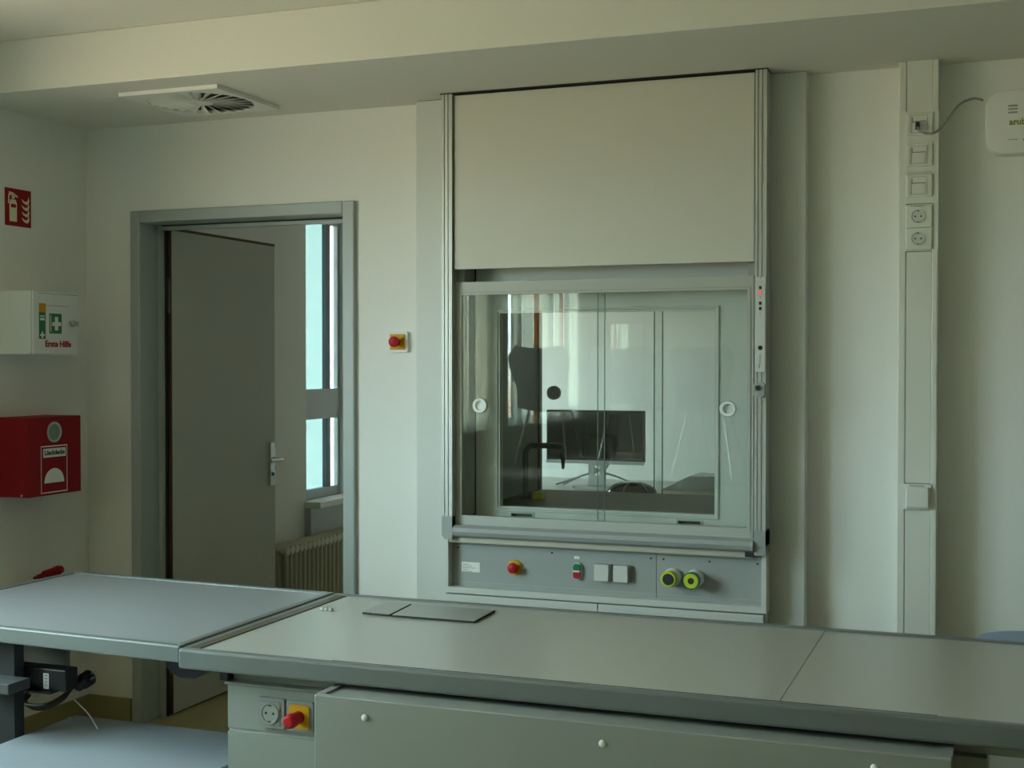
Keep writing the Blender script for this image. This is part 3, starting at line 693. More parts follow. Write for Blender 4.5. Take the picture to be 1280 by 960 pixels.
text('lettering', 'Erste Hilfe', 0.033, face_px(Vector((xf + 0.0006, (ye_ + yg_) / 2, zc_))), 'red_print', dr, width=yg_ - ye_, bold=0.0012)
ykn, zkn = uvx(90, 404.7)
kn = B().lathe((xf, ykn, zkn), (1, 0, 0), [(0.012, 0), (0.012, 0.010), (0.009, 0.013), (0, 0.013)], 18).done('lock', 'steel', dr, smooth=True)
B().box(xf, xf + 0.004, ykn + 0.014, ykn + 0.034, zkn - 0.008, zkn + 0.008).done('lock_plate', 'plastic_grey', dr)
za = uvx(48, 366.5)[1]
B().box(xf, xf + 0.0005, uvx(48, 367)[0], y1 - 0.004, za, za + 0.002).box(xf, xf + 0.0005, uvx(57, 383)[0], uvx(86, 383)[0], uvx(57, 382)[1], uvx(57, 382)[1] + 0.0018).done('seam_line', 'grey_print', dr)

# ---- fire blanket box
xf = XL + 0.17; y0 = uy(34, xf); y1 = uy(100.5, xf); z1 = at(34, 523, x=xf).z; z0 = at(34, 623, x=xf).z
fb = thing('fire_blanket_box', 'dark red fire blanket box with white pictogram below the first aid cabinet', 'fire blanket', (XL, (y0 + y1) / 2, z0))
B().box(XL, xf - 0.01, y0 + 0.001, y1 - 0.001, z0, z1, bev=0.003).done('box_body', 'box_red', fb)
dr = B().box(xf - 0.009, xf, y0, y1, z0, z1, bev=0.002).done('box_door', 'box_red', fb)
fn = onx(xf, 0, 0, 1)
yl, zl = uvx(67.5, 540)
yl0 = uvx(59, 540)[0]; yl1 = uvx(76, 540)[0]; rl = 0.036
ln = B().lathe((xf, yl, zl), (1, 0, 0), [(rl + .004, 0), (rl + .004, .004), (rl, .005), (rl - .003, .002)], 28).done('window_ring', 'plastic_grey', dr, smooth=True)
B().lathe((xf - .001, yl, zl), (1, 0, 0), [(rl - .002, 0), (rl - .004, .003), (0, .004)], 28).done('round_window', 'lens', ln, smooth=True)
bl = B(); 
for (a_, b_, c_, d_) in ((51, 556.5, 84, 558), (51, 614, 84, 615.3), (51, 556.5, 52, 615.3), (83.2, 556.5, 84.2, 615.3), (54, 560, 82, 571)): rectx(bl, a_, b_, c_, d_)
fbl = bl.done('label_frame', 'white', dr)
c0 = uvx(68, 603); ra = (uvx(80.5, 603)[0] - uvx(55.8, 603)[0]) / 2
hz = []
for k in range(17):
    a_ = math.pi * k / 16; hz.append((c0[0] + ra * math.cos(a_), c0[1] + ra * 1.0 * math.sin(a_)))
B().prism(hz, 0, .0008, fn).done('blanket_picture', 'white', dr)
c0 = uvx(68, 565.5)
text('lettering', 'Löschdecke', 0.026, face_px(Vector((xf + 0.0008, c0[0], c0[1]))), 'gap_dark', dr, width=uvx(80.5, 565)[0] - uvx(55.5, 565)[0], bold=0.0008)
c0 = at(28, 621, x=xf - 0.02); B().cyl((xf - 0.03, y0 - 0.002, z0 + 0.008), (xf - 0.03, y0 + 0.002, z0 + 0.008), 0.004).done('rivet', 'white', fb)

# ---- red fire extinguisher standing on the floor by the left wall, mostly behind the side table
fx = XL + 0.085; ey = uy(58, fx); zt_ = at(60, 716, y=ey).z
fe = thing('fire_extinguisher', 'red fire extinguisher on the wall behind the side table, only its lever showing', 'fire extinguisher', (fx, ey, 0.22))
B().lathe((fx, ey, 0.22), (0, 0, 1), [(0.05, 0), (0.056, 0.01), (0.056, zt_ - 0.22 - 0.16), (0.045, zt_ - 0.22 - 0.12), (0.022, zt_ - 0.22 - 0.09), (0.0, zt_ - 0.22 - 0.09)], 28).done('cylinder', 'box_red', fe, smooth=True)
B().cyl((fx, ey, zt_ - 0.095), (fx, ey, zt_ - 0.012), 0.016).done('valve', 'dark_steel', fe)
B().box(XL + 0.001, fx - 0.05, ey - 0.02, ey + 0.02, 0.30, 0.40).done('wall_bracket', 'dark_steel', fe)
p0 = at(42, 723, y=ey); p1 = at(78, 711, y=ey)
d_ = (p1 - p0)
B().tube([p0, p0 + d_ * .25, p0 + d_ * .5, p0 + d_ * .8, p1], [0.004] + [0.006] * 3 + [0.010] * 5 + [0.017] * 8 + [0.019] * 4 + [0.014] * 3 + [0.010], seg=10).done('lever', 'box_red', fe, smooth=True)

# ---- emergency stop between door and hood
a = at(487, 415, y=YW); b = at(509, 440, y=YW); c = ((a.x + b.x) / 2 + 0.004, (a.z + b.z) / 2)
es = thing('emergency_stop_switch', 'red emergency stop button on a yellow square beside the door', 'switch', (c[0], YW, c[1]))
B().prism([(c[0] + p, c[1] + q) for p, q in rrect(0.080, 0.080, 0.006)], YW - 0.014, YW, lambda p, q, t: (p, t, q)).done('wall_plate', 'plastic_white', es)
B().prism([(c[0] + p, c[1] + q) for p, q in rrect(0.060, 0.060, 0.003)], YW - 0.020, YW - 0.014, lambda p, q, t: (p, t, q)).done('yellow_plate', 'yellow', es)
B().lathe((c[0], YW - 0.020, c[1]), (0, -1, 0), [(0.013, 0), (0.013, 0.018), (0.020, 0.022), (0.021, 0.028), (0.019, 0.036), (0.012, 0.040), (0, 0.041)]).done('mushroom_button', 'red', es, smooth=True)

# ---- cable trunking with sockets
YT = 4.405
tx0, tx1 = ux(1122, YT), ux(1171.5, YT); q0, q1 = ux(1132, YT), ux(1163.5, YT)
tr = thing('cable_trunking', 'cream vertical cable trunking with sockets on the wall right of the hood', 'cable duct', ((tx0 + tx1) / 2, YW, 0))
B().box(tx0, q0 - 0.001, YT, YW, 0, ZS - 0.001, bev=0.003).box(q1 + 0.001, tx1, YT, YW, 0, ZS - 0.001, bev=0.003).box(q0 - 0.001, q1 + 0.001, YT + 0.02, YW, 0, ZS - 0.001).done('duct_body', 'plastic_white', tr)
vb = [(80, 137.5), (315, 603), (637.5, 900)]
def zt2(v): return vz(1147, v, YT)
for k, (a, b) in enumerate(((ZS - 0.001, zt2(139.5)), (zt2(315), zt2(604)), (zt2(638), 0.0))):
    B().box(q0, q1, YT + 0.002, YT + 0.012, b, a).done('duct_cover', 'plastic_white', tr)
xq = (q0 + q1) / 2; pw = q1 - q0
def plate(v0, v1, d=0.008, ext=0.006):
    return B().box(q0 - 0.001, q1 + ext * 0.3, YT - d, YT + 0.018, zt2(v1), zt2(v0), bev=0.0025)
for v0, v1 in ((141.5, 169.5), (180, 208), (218.5, 246.5)):
    B().box(q0 - 0.004, q1 + 0.02, YT - 0.0015, YT + 0.012, zt2(v1 + 8), zt2(v0 - 3)).done('socket_cradle', 'plastic_white', tr)
    s_ = plate(v0, v1).done('data_socket', 'plastic_white', tr)
    cz = (zt2(v0) + zt2(v1)) / 2
    B().frame(xq - 0.029, xq + 0.026, cz - 0.029, cz + 0.029, 0.0015, YT - 0.0095, YT - 0.008).done('inner_edge', 'plastic_grey', s_)
    B().box(xq - 0.022, xq + 0.018, YT - 0.011, YT - 0.008, cz - 0.026, cz + 0.004).done('jack_cover', 'plastic_white', s_)
    B().box(xq - 0.022, xq + 0.020, YT - 0.0095, YT - 0.008, cz + 0.007, cz + 0.010).box(xq - 0.024, xq - 0.020, YT - 0.0095, YT - 0.008, cz - 0.026, cz + 0.022).done('label_slot', 'grey_print', s_)
B().box(q0 - 0.004, q1 + 0.02, YT - 0.0015, YT + 0.012, zt2(314), zt2(255.5)).done('socket_cradle', 'plastic_white', tr)
def schuko(cx, y, cz, n, parent, s=1.0, md='inner_light'):
    """recessed round earthed socket insert facing -y"""
    o = B().lathe((cx, y, cz), (0, -1, 0), [(0.0235 * s, 0.0), (0.0235 * s, 0.0025), (0.0205 * s, 0.0025), (0.0195 * s, 0.0004), (0, 0.0004)], 28).done('socket_well', md, parent, smooth=True)
    for dx in (-0.0095, 0.0095):
        B().cyl((cx + dx * s, y - 0.0012, cz), (cx + dx * s, y + 0.0005, cz), 0.003 * s, seg=10).done('pin_hole', 'gap_dark', o)
    for dz in (-0.0185, 0.0185):
        B().box(cx - 0.003 * s, cx + 0.003 * s, y - 0.0028, y + 0.001, cz + dz * s - 0.0018, cz + dz * s + 0.0018).done('earth_clip', 'dark_steel', o)
    return o
for v0, v1 in ((257, 284.5), (285, 312)):
    s_ = plate(v0, v1).done('power_socket', 'plastic_white', tr)
    schuko(xq - 0.002, YT - 0.0085, (zt2(v0) + zt2(v1)) / 2, None, s_, 0.95)
cz = zt2(257.5); B().box(xq - 0.024, xq - 0.022, YT - 0.009, YT - 0.008, cz - 0.003, cz + 0.003).box(xq - 0.018, xq + 0.016, YT - 0.009, YT - 0.008, cz - 0.0025, cz + 0.0005).box(xq + 0.020, xq + 0.022, YT - 0.009, YT - 0.008, cz - 0.003, cz + 0.003).done('socket_caption', 'grey_print', tr)
B().box(q0 - 0.004, q1 + 0.004, YT - 0.004, YT + 0.012, zt2(637), zt2(605)).done('socket_cradle', 'plastic_white', tr)
s_ = B().box(q0 + 0.004, q1 - 0.004, YT - 0.018, YT + 0.01, zt2(634.5), zt2(609), bev=0.003).done('rocker_switch', 'plastic_white', tr)
B().box(xq - 0.025, xq + 0.022, YT - 0.0048, YT - 0.004, zt2(608), zt2(606.3)).done('switch_caption', 'grey_print', tr)

# ---- wireless access point and its cable
YA = 4.44
ax0 = ux(1229.5, YA); azt = vz(1265, 111, YA); azb = vz(1265, 192, YA); aw = azt - azb; acx = ax0 + aw / 2; acz = (azt + azb) / 2
ap = thing('wireless_access_point', 'white rounded wireless access point on the wall right of the trunking', 'router', (acx, YW, acz))
bmx = B()
rings = []
for (k, y, r_) in ((1.0, YW - 0.004, .05), (1.0, YA + 0.012, .05), (0.97, YA + 0.003, .05), (0.90, YA, .045)):
    rings.append([bmx.bm.verts.new((acx + p * k, y, acz + q * k)) for p, q in rrect(aw, aw, 0.055, 8)])
for a, b in zip(rings, rings[1:]):
    n_ = len(a)
    for k in range(n_): bmx.bm.faces.new((a[k], a[(k + 1) % n_], b[(k + 1) % n_], b[k]))
bmx.bm.faces.new(rings[-1]); bmx.bm.faces.new(list(reversed(rings[0])))
sh = bmx.done('shell', 'white', ap, smooth=True)
for vv in (132, 136.2, 140.4):
    c = at(1266.5, vv, y=YA); B().box(c.x - 0.015, c.x + 0.013, YA - 0.0008, YA + 0.001, c.z - 0.0025, c.z + 0.0025).done('vent_slot', 'grey_print', sh)
c = at(1275, 152, y=YA); x_l = ux(1259.5, YA)
text('lettering', 'aruba', 0.028, face_my(Vector((acx, YA - 0.0006, c.z))), 'green_print', sh, width=2 * (acx - x_l), bold=0.0006)
c = at(1260, 175.5, y=YA); B().box(c.x, c.x + 0.03, YA - 0.0008, YA, c.z + 0.001, c.z + 0.003).box(c.x + 0.045, c.x + 0.06, YA - 0.0008, YA, c.z - 0.004, c.z + 0.004).done('print_mark', 'grey_print', sh)
nc = thing('network_cable', 'thin grey network cable from the trunking to the access point', 'cable', (xq, YT - 0.02, zt2(158)))
yc = YT - 0.035
pts = [at(1147.5, 158, y=YT - 0.018), at(1149, 163, y=yc - 0.01), at(1157, 166.5, y=yc), at(1168, 166, y=yc), at(1178, 158, y=yc + 0.01), at(1188, 144, y=yc + 0.02), at(1200, 130, y=YT + 0.02), at(1215, 123.5, y=YT + 0.04), at(1224, 123.8, y=YT + 0.05), at(1229, 125.5, y=YT + 0.055)]
B().tube(pts, 0.0042, seg=8).done('cord', 'grey_print', nc, smooth=True)
p = at(1147, 157, y=YT - 0.012); B().box(p.x - 0.006, p.x + 0.006, YT - 0.028, YT - 0.0112, p.z - 0.014, p.z + 0.010, bev=0.001).done('plug', 'slate', nc)

# ================================================================== BENCHES
ZT = 0.75
A = at(222, 811.5, z=ZT); Bk = at(430, 743, z=ZT)
bx0 = A.x; by0 = A.y; by1 = Bk.y; bx1 = 2.1
th = 0.052
bench = thing('lab_bench', 'long grey laboratory bench with a metal edge across the foreground', 'bench', ((bx0 + bx1) / 2, (by0 + by1) / 2, 0))
e = 0.030
sxm = at(973, 878, z=ZT).x
for x0, x1 in ((bx0 + e, sxm - 0.001), (sxm + 0.001, bx1 - e)):
    B().box(x0, x1, by0 + e, by1 - e, ZT - 0.03, ZT - 0.001).done('worktop', 'bench_top', bench)
ed = B()
ed.box(bx0, bx1, by0, by0 + e, ZT - th, ZT + 0.002, bev=0.008, seg=3).box(bx0, bx1, by1 - e, by1, ZT - th, ZT + 0.004, bev=0.006, seg=3)
ed.box(bx0, bx0 + e * 0.7, by0 + e, by1 - e, ZT - th, ZT + 0.001).box(bx1 - e, bx1, by0 + e, by1 - e, ZT - th, ZT + 0.002)
ed.done('edge_trim', 'bench_edge', bench)
B().box(bx0 + e * 0.7, bx0 + e * 1.7, by0 + e, by1 - e, ZT - 0.006, ZT + 0.0015).done('sealing_strip', 'bench_seal', bench, label='brownish sealing strip along the left edge')
B().box(ux(415, by0 + e, 830), ux(1172, by0 + e, 890), by0 + e - 0.001, by0 + e + 0.002, ZT - 0.002, ZT + 0.0005).done('front_joint', 'gap_dark', bench)
B().box(bx0 + 0.02, bx0 + 0.023, by0 + 0.02, by1 - 0.02, ZT - th, ZT - 0.031).done('end_strip', 'bench_edge', bench)
# steel rails below the top
YU = by0 + 0.075
zu1 = at(286, 852.5, y=YU).z
ux0 = at(286.5, 900, y=YU).x
B().box(ux0 - 0.02, bx1 - 0.1, YU + 0.03, YU + 0.07, zu1, ZT - th, ).box(ux0 - 0.02, bx1 - 0.1, by1 - 0.16, by1 - 0.12, zu1, ZT - th).done('support_rail', 'plastic_grey', bench)
c = at(285, 847, y=YU + 0.01); B().box(c.x - 0.02, c.x + 0.005, YU, YU + 0.03, zu1 + 0.002, ZT - th, bev=0.002).cyl((c.x + 0.035, YU + 0.024, zu1 + 0.024), (c.x + 0.035, YU + 0.031, zu1 + 0.024), 0.008, seg=6).done('rail_clamp', 'black', bench)
# socket unit under the left part
ug = at(300, 911, y=YU).z
un = B().box(ux0, ux0 + 1.9, YU + 0.004, by1 - 0.08, 0.08, zu1 - 0.003).done('base_unit', 'bench_body', bench)
B().box(ux0 - 0.012, ux0 + 1.9, YU - 0.003, by1 - 0.07, zu1 - 0.005, zu1 + 0.001).done('unit_top', 'bench_body', un)
B().box(ux0, ux0 + 0.6, YU - 0.006, YU + 0.004, ug + 0.003, zu1 - 0.005).done('socket_front', 'bench_body', un)
B().box(ux0 + 0.001, ux0 + 0.6, YU - 0.001, YU + 0.004, ug - 0.007, ug + 0.003).done('shadow_gap', 'plastic_grey', un)
B().box(ux0, ux0 + 0.6, YU - 0.006, YU + 0.004, 0.10, ug - 0.006).done('drawer_front', 'bench_body', un)
B().box(ux0 + 0.03, ux0 + 1.87, YU + 0.05, by1 - 0.12, 0, 0.08).done('plinth', 'slate', un)
yp_ = YU - 0.006
def plate_at(u, v, name, parent):
    c = at(u, v, y=yp_)
    return c, B().prism([(c.x + p, c.z + q) for p, q in rrect(0.079, 0.079, 0.006)], yp_ - 0.012, yp_, lambda p, q, t: (p, t, q)).done(name, 'plate_dark', parent)
c, pl_ = plate_at(341.5, 890, 'power_socket', un)
B().prism([(c.x - 0.001 + p, c.z + q) for p, q in rrect(0.058, 0.060, 0.004)], yp_ - 0.014, yp_ - 0.012, lambda p, q, t: (p, t, q)).done('insert', 'plate_dark', pl_)
schuko(c.x - 0.002, yp_ - 0.0145, c.z, None, pl_, 1.15, 'inner_dark')
c, pl_ = plate_at(377.5, 894.5, 'emergency_stop', un)
B().prism([(c.x - 0.0 + p, c.z + q) for p, q in rrect(0.058, 0.062, 0.008)], yp_ - 0.016, yp_ - 0.012, lambda p, q, t: (p, t, q)).done('yellow_plate', 'yellow', pl_)
B().lathe((c.x, yp_ - 0.016, c.z), (0, -1, 0), [(0.016, 0), (0.016, 0.015), (0.017, 0.022), (0.019, 0.040), (0.018, 0.050), (0.012, 0.056), (0, 0.057)]).done('mushroom_button', 'red', pl_, smooth=True)
# long boxed front with screw caps, standing proud under the edge
ZBX = 0.690
p0 = at(392.5, 868, z=ZBX); yb0 = p0.y; bxa = p0.x; bxb = at(1180, 951, y=yb0).x; bxe = at(1190, 951, y=yb0).x
box_ = B().box(bxa, bxe, yb0, yb0 + 0.02, 0.08, ZBX, bev=0.003).box(bxa, bxa + 0.02, yb0 + 0.02, YU - 0.008, 0.08, ZBX).box(bxe - 0.02, bxe, yb0 + 0.02, YU - 0.008, 0.08, ZBX).done('front_casing', 'bench_body', bench)
B().box(bxa + 0.02, bxe - 0.02, yb0 + 0.02, YU - 0.01, ZBX - 0.03, ZBX - 0.005).done('casing_shelf', 'bench_body', box_)
for uu, vv in ((456, 897), (753, 929.5), (1093, 960)):
    c = at(uu, vv, y=yb0); B().lathe((c.x, yb0, c.z), (0, -1, 0), [(0.0085, 0), (0.008, 0.003), (0.005, 0.005), (0, 0.0055)], 16).done('screw_cap', 'white', box_, smooth=True)
for xx in (bx1 - 0.12, ): 
    for yy in (by0 + 0.1, by1 - 0.2): B().box(xx, xx + 0.05, yy, yy + 0.05, 0, ZT - th).done('leg', 'plastic_grey', bench)

# ---- flat covers and small parts lying on the bench
def slab(name, pts, z0, h, label, cat, group):
    P = [at(u, v, z=z0 + h) for u, v in pts]; cx_ = sum((p for p in P), Vector()) / 4
    t_ = thing(name, label, cat, (cx_.x, cx_.y, z0), group)
    B().prism([(p.x, p.y) for p in P], z0, z0 + h - 0.0008, lambda p, q, t: (p, q, t)).done('shadow_rim', 'gap_dark', t_)  # dark rim painted in for the shadow line below the plate
    B().prism([(cx_.x + (p.x - cx_.x) * 0.985, cx_.y + (p.y - cx_.y) * 0.975) for p in P], z0 + h - 0.0008, z0 + h, lambda p, q, t: (p, q, t)).done('plate', 'plate_grey', t_)
slab('cover_plate', [(453, 765), (487, 768), (514, 754.5), (480, 752)], ZT, 0.006, 'smaller grey cover plate at the far edge of the bench', 'plate', 'cover plates')
slab('cover_plate', [(489, 768.5), (593, 776.5), (619, 762.5), (516, 754.7)], ZT, 0.006, 'larger grey cover plate at the far edge of the bench', 'plate', 'cover plates')
for k, (u, v, lab) in enumerate(((402.5, 762.5, 'leftmost small metal nut near the bench corner'), (408, 763, 'middle small metal nut near the bench corner'), (413.5, 763.5, 'rightmost small metal nut near the bench corner'))):
    c = at(u, v, z=ZT); nt = B()
    o = nt.lathe((c.x, c.y, ZT), (0, 0, 1), [(0.004, 0), (0.0085, 0), (0.0085, 0.010), (0.004, 0.010), (0.004, 0)], 6).done('metal_nut', 'steel', label=lab, cat='nut', group='small nuts on the bench')

# ---- side table at the left, its top a touch higher and turned by a degree
ZL_ = 0.756
FRc = at(214, 806.5, z=ZL_); BRc = at(424, 740.5, z=ZL_); BLc = at(93, 713.5, z=ZL_)
dirx = (BLc - BRc); dirx.z = 0
for p_ in (FRc, BRc): p_.x = bx0 - 0.003
FLc = FRc + dirx
tb = thing('side_table', 'white topped table with a grey edge standing against the left end of the bench', 'table', ((FRc.x + BLc.x) / 2, (FRc.y + BLc.y) / 2, 0))
def quad(bb, pts, z0, z1): return bb.prism([(p[0], p[1]) for p in pts], z0, z1, lambda p, q, t: (p, q, t))
def bil(s, t): return FLc * (1 - s) * (1 - t) + FRc * s * (1 - t) + BRc * s * t + BLc * (1 - s) * t
W_ = (FRc - FLc).length; D_ = (BLc - FLc).length
a, b = 0.026 / W_, 0.026 / D_
quad(B(), [bil(a, b), bil(1 - a, b), bil(1 - a, 1 - b), bil(a, 1 - b)], ZL_ - 0.025, ZL_ - 0.004).done('tabletop', 'cool_shaded_top' if 'cool_shaded_top' in MATS else 'bench_top', tb)
ed = B()
quad(ed, [bil(0, 0), bil(1, 0), bil(1, b), bil(0, b)], ZL_ - 0.046, ZL_); quad(ed, [bil(0, 1 - b), bil(1, 1 - b), bil(1, 1), bil(0, 1)], ZL_ - 0.046, ZL_)
quad(ed, [bil(0, b), bil(a, b), bil(a, 1 - b), bil(0, 1 - b)], ZL_ - 0.046, ZL_); quad(ed, [bil(1 - a, b), bil(1, b), bil(1, 1 - b), bil(1 - a, 1 - b)], ZL_ - 0.046, ZL_)
eo = ed.done('edge_trim', 'bench_edge', tb)
bv = eo.modifiers.new('bevel', 'BEVEL'); bv.width = 0.005; bv.segments = 2; bv.limit_method = 'ANGLE'
# apron panel and legs
yq = FRc.y + 0.32
xa0, xa1 = ux(-60, yq, 820), ux(82, yq, 820)
B().box(xa0, xa1, yq, yq + 0.02, at(40, 835, y=yq).z, ZL_ - 0.046).done('apron', 'bench_body', tb)
for s_, t_ in ((0.03, 0.30), (0.03, 0.5)):
    p = bil(s_, t_); B().box(p.x - 0.025, p.x + 0.025, p.y - 0.025, p.y + 0.025, 0, ZL_ - 0.046).done('leg', 'slate', tb)
yb_ = FRc.y + 0.35
c0 = at(208, 838, y=yb_); c1 = at(262, 838, y=yb_); zb1 = at(235, 831, y=yb_).z; zb0 = at(235, 849, y=yb_).z
B().prism([(c0.x, zb1 + 0.02), (c0.x, zb1 - 0.01), (c0.x + 0.015, zb0 + 0.014), (c0.x + 0.05, zb0 + 0.002), (c0.x + 0.10, zb0 + 0.004), (c1.x + 0.03, zb1 + 0.004), (c1.x + 0.03, zb1 + 0.02)], yb_, yb_ + 0.12, lambda p, q, t: (p, t, q)).box(c0.x, c1.x + 0.03, yb_, yb_ + 0.12, zb1 + 0.02, ZL_ - 0.046).done('corner_bracket', 'slate', tb)

# ---- low board with a slate upright and the power strip below the side table
ZK = 0.42
c = at(95, 893.5, z=ZK); kx0 = c.x; ky1 = c.y; kx1 = ux0 - 0.03
lt = thing('low_table', 'low pale blue white table under the side table', 'table', ((kx0 + kx1) / 2, ky1 - 0.5, 0))
B().box(kx0, kx1, ky1 - 0.95, ky1, ZK - 0.025, ZK, bev=0.003).done('tabletop', 'low_top' if 'low_top' in MATS else 'cool_white', lt)
for xx in (kx0 + 0.02, kx1 - 0.06):
    for yy in (ky1 - 0.93, ky1 - 0.06): B().box(xx, xx + 0.04, yy, yy + 0.04, 0, ZK - 0.025).done('leg', 'plastic_grey', lt)
c = at(87, 897.5, z=ZK); B().cyl((c.x, c.y, ZK), (c.x, c.y, ZK + 0.0015), 0.006, seg=10).done('screw', 'steel', lt)
yk = ky1 - 0.245
xk1 = ux(18, yk, 880)
up = thing('equipment_stand', 'dark slate upright with a grey shelf at the left edge under the side table', 'stand', (xk1 - 0.06, yk + 0.02, 0))
B().box(xk1 - 0.10, xk1, yk, yk + 0.04, 0.0, ZL_ - 0.05).done('upright', 'slate', up)
zsh = at(20, 849, y=yk - 0.03).z
xs1 = ux(38, yk, 850)
B().box(xk1 - 0.10, xs1, yk - 0.09, yk - 0.001, zsh - 0.03, zsh, bev=0.002).done('shelf', 'board_grey', up)
B().box(xk1 - 0.14, xk1 + 0.0, yk - 0.1, yk + 0.14, 0, 0.03).done('foot', 'slate', up)
ye = yk + 0.06
xp1 = ux(82, ye, 845); xp0 = xp1 - 0.36
zp1 = at(60, 836, y=ye).z; zp0 = at(70, 864, y=ye).z
B().box(xk1 - 0.06, xp1 - 0.04, yk + 0.041, yk + 0.12, zp0 - 0.006, zp0 - 0.0005).done('strip_bracket', 'slate', up)
ps = thing('power_strip', 'black power strip with a white barcode label beside the grey shelf', 'power strip', (xs1 - 0.05, yk + 0.08, zp0))
sb2 = B().box(xp0, xp1, ye, ye + 0.055, zp0, zp1, bev=0.004).done('strip_body', 'black', ps)
for k, uu in enumerate((2, 25, 45)):
    c = at(uu, 843, y=ye); B().lathe((c.x, ye, (zp0 + zp1) / 2 + 0.002), (0, -1, 0), [(0.020, 0), (0.020, 0.002), (0.0175, 0.002), (0.017, 0.0005), (0, 0.0005)], 24).done('socket_well', 'slate', sb2, smooth=True)
c0 = ux(54.5, ye, 850); c1 = ux(61, ye, 850)
lb = B().box(c0, c1, ye - 0.001, ye, zp0 + 0.004, zp1 - 0.014).done('barcode_label', 'white', sb2)
for k in range(9):
    z = zp0 + 0.010 + k * 0.0045; B().box(c0 + 0.004, c1 - 0.003, ye - 0.0014, ye - 0.001, z, z + 0.0009 + 0.0012 * (k % 2)).done('barcode_line', 'gap_dark', lb)
cc = thing('coiled_lead', 'coiled black power cord with a plug hanging below the power strip', 'cord', (xp1, ye, zsh - 0.08))
yz = yk + 0.15
for k in range(4):
    q_ = [at(86 + 2 * k, 838 + 3 * k, y=yz + .006 * k), at(92 - k, 852 + k, y=yz + .01 * k), at(84 - k, 866 + 2 * k, y=yz + .012 * k), at(60, 880 + 1.5 * k, y=yz + .012 * k), at(36 + 2 * k, 881 + 1.5 * k, y=yz + .012 * k), at(26 + 2 * k, 874 + k, y=yz + .01 * k), at(34 + k, 866 + k, y=yz + .01 * k)]
    B().tube(q_, 0.0055, seg=8).done('cord_loop', 'black', cc, smooth=True)
ye_s = ye; ye = yz
q_ = [at(84, 866, y=ye), at(92, 856, y=ye), at(98, 852, y=ye)]
B().tube(q_, 0.008, seg=10).done('strain_relief', 'black', cc, smooth=True)
p0 = at(95, 858, y=ye); p1 = at(113, 846, y=ye); dd = (p1 - p0)
pg = B().tube([p0, p0 + dd * .3, p0 + dd * .7, p1], [0.012] * 3 + [0.020] * 6 + [0.024] * 9 + [0.02], seg=14, smooth=6).done('plug', 'black', cc, smooth=True)
nrm = dd.normalized()
for s_ in (-0.009, 0.009):
    off = Vector((0, s_ * 0.5, s_)); B().cyl(p1 + off, p1 + off + nrm * 0.019, 0.0024, seg=8).done('plug_pin', 'steel', pg)
a = at(92, 874, y=ye); b = at(122, 911, z=ZK + 0.003)
B().tube([a, (a + b) / 2 + Vector((0, 0.01, 0)), b], 0.002, seg=6).done('cable_tie', 'white', label='thin white cable tie trailing onto the low table', cat='cable tie')

# ---- blue stool behind the right end of the bench
c = at(1286, 798.5, y=4.0); 
stl = thing('lab_stool', 'blue seat top of a stool behind the right end of the bench', 'stool', (c.x + 0.02, 4.0, 0))
sxx = c.x + 0.02
B().lathe((sxx, 4.0, c.z - 0.045), (0, 0, 1), [(0.10, 0), (0.165, 0.006), (0.175, 0.022), (0.16, 0.036), (0.10, 0.044), (0, 0.046)], 30).done('seat', 'blue', stl, smooth=True)
B().cyl((sxx, 4.0, 0.08), (sxx, 4.0, c.z - 0.04), 0.024).done('column', 'dark_steel', stl)
for k in range(5):
    a_ = R(72 * k + 10); B().tube([(sxx, 4.0, 0.09), (sxx + 0.14 * math.cos(a_), 4.0 + 0.14 * math.sin(a_), 0.07), (sxx + 0.26 * math.cos(a_), 4.0 + 0.26 * math.sin(a_), 0.02)], 0.018, seg=10).done('leg', 'dark_steel', stl, smooth=True)

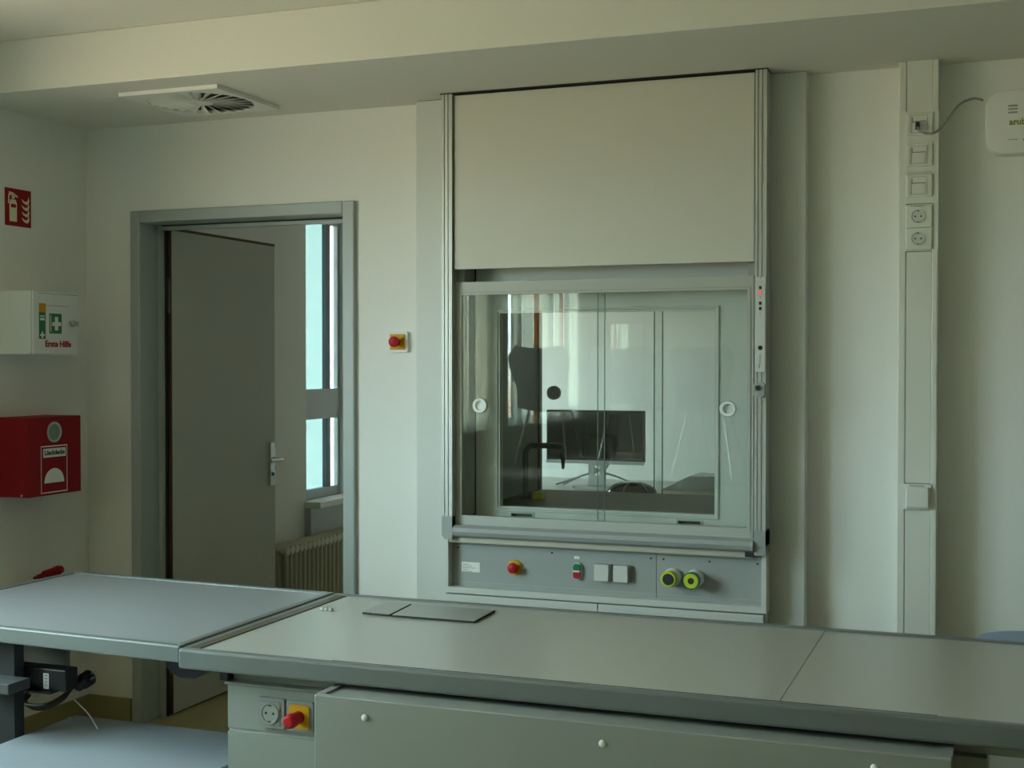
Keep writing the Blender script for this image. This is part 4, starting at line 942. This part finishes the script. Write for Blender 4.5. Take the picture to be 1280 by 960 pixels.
# ---- chairs standing on a table behind the camera, mirrored in the hood glass
rt = thing('classroom_table', 'classroom table carrying the chairs that the hood glass mirrors', 'table', (-2.3, 0.3, 0))
B().box(-3.4, -1.3, -0.05, 0.65, ZT - 0.03, ZT, bev=0.004).done('tabletop', 'bench_top', rt)
for xx in (-3.35, -1.4):
    for yy in (0.0, 0.55): B().box(xx, xx + 0.05, yy, yy + 0.05, 0, ZT - 0.03).done('leg', 'plastic_grey', rt)
def make_chair(x, y, label):
    ch = thing('shell_chair', label, 'chair', (x, y, ZT), 'chairs on the table')
    sh_ = B(); nu, nv = 9, 12; grid = []
    for j in range(nv + 1):
        t = j / nv
        for_row = []
        for i in range(nu + 1):
            s_ = (i / nu - .5) * 2
            if t < 0.5: yy = 0.20 - 0.38 * (t / 0.5); zz = 0.43 - 0.02 * math.sin(math.pi * t / 0.5); hw = 0.19
            else:
                q_ = (t - 0.5) / 0.5; yy = -0.18 - 0.10 * q_ - 0.02 * math.sin(math.pi * q_); zz = 0.43 + 0.42 * q_; hw = 0.19 - 0.03 * math.sin(math.pi * min(q_ * 1.6, 1)) + 0.03 * min(1, q_ * 1.4)
                if q_ > 0.85: hw *= 1 - 0.25 * ((q_ - 0.85) / 0.15) ** 2
            for_row.append(sh_.bm.verts.new((x + s_ * hw, y - yy - 0.03 * s_ * s_, ZT + zz + 0.02 * s_ * s_)))
        grid.append(for_row)
    for j in range(nv):
        for i in range(nu): sh_.bm.faces.new((grid[j][i], grid[j][i + 1], grid[j + 1][i + 1], grid[j + 1][i]))
    so = sh_.done('seat_shell', 'chair_shell', ch, smooth=True)
    sm = so.modifiers.new('solid', 'SOLIDIFY'); sm.thickness = 0.012
    for sx_ in (-1, 1):
        for sy_ in (-1, 1): B().tube([(x + sx_ * 0.12, y + sy_ * 0.10, ZT + 0.415), (x + sx_ * 0.20, y + sy_ * 0.20, ZT + 0.006)], 0.011, seg=8, smooth=1).done('leg', 'steel', ch)
    return ch
for X, lab in ((-2.90, 'grey shell chair on the table, leftmost in the hood reflection'), (-2.32, 'grey shell chair on the table, middle one in the hood reflection'), (-1.80, 'grey shell chair on the table, rightmost in the hood reflection')):
    make_chair(X, 0.3, lab)
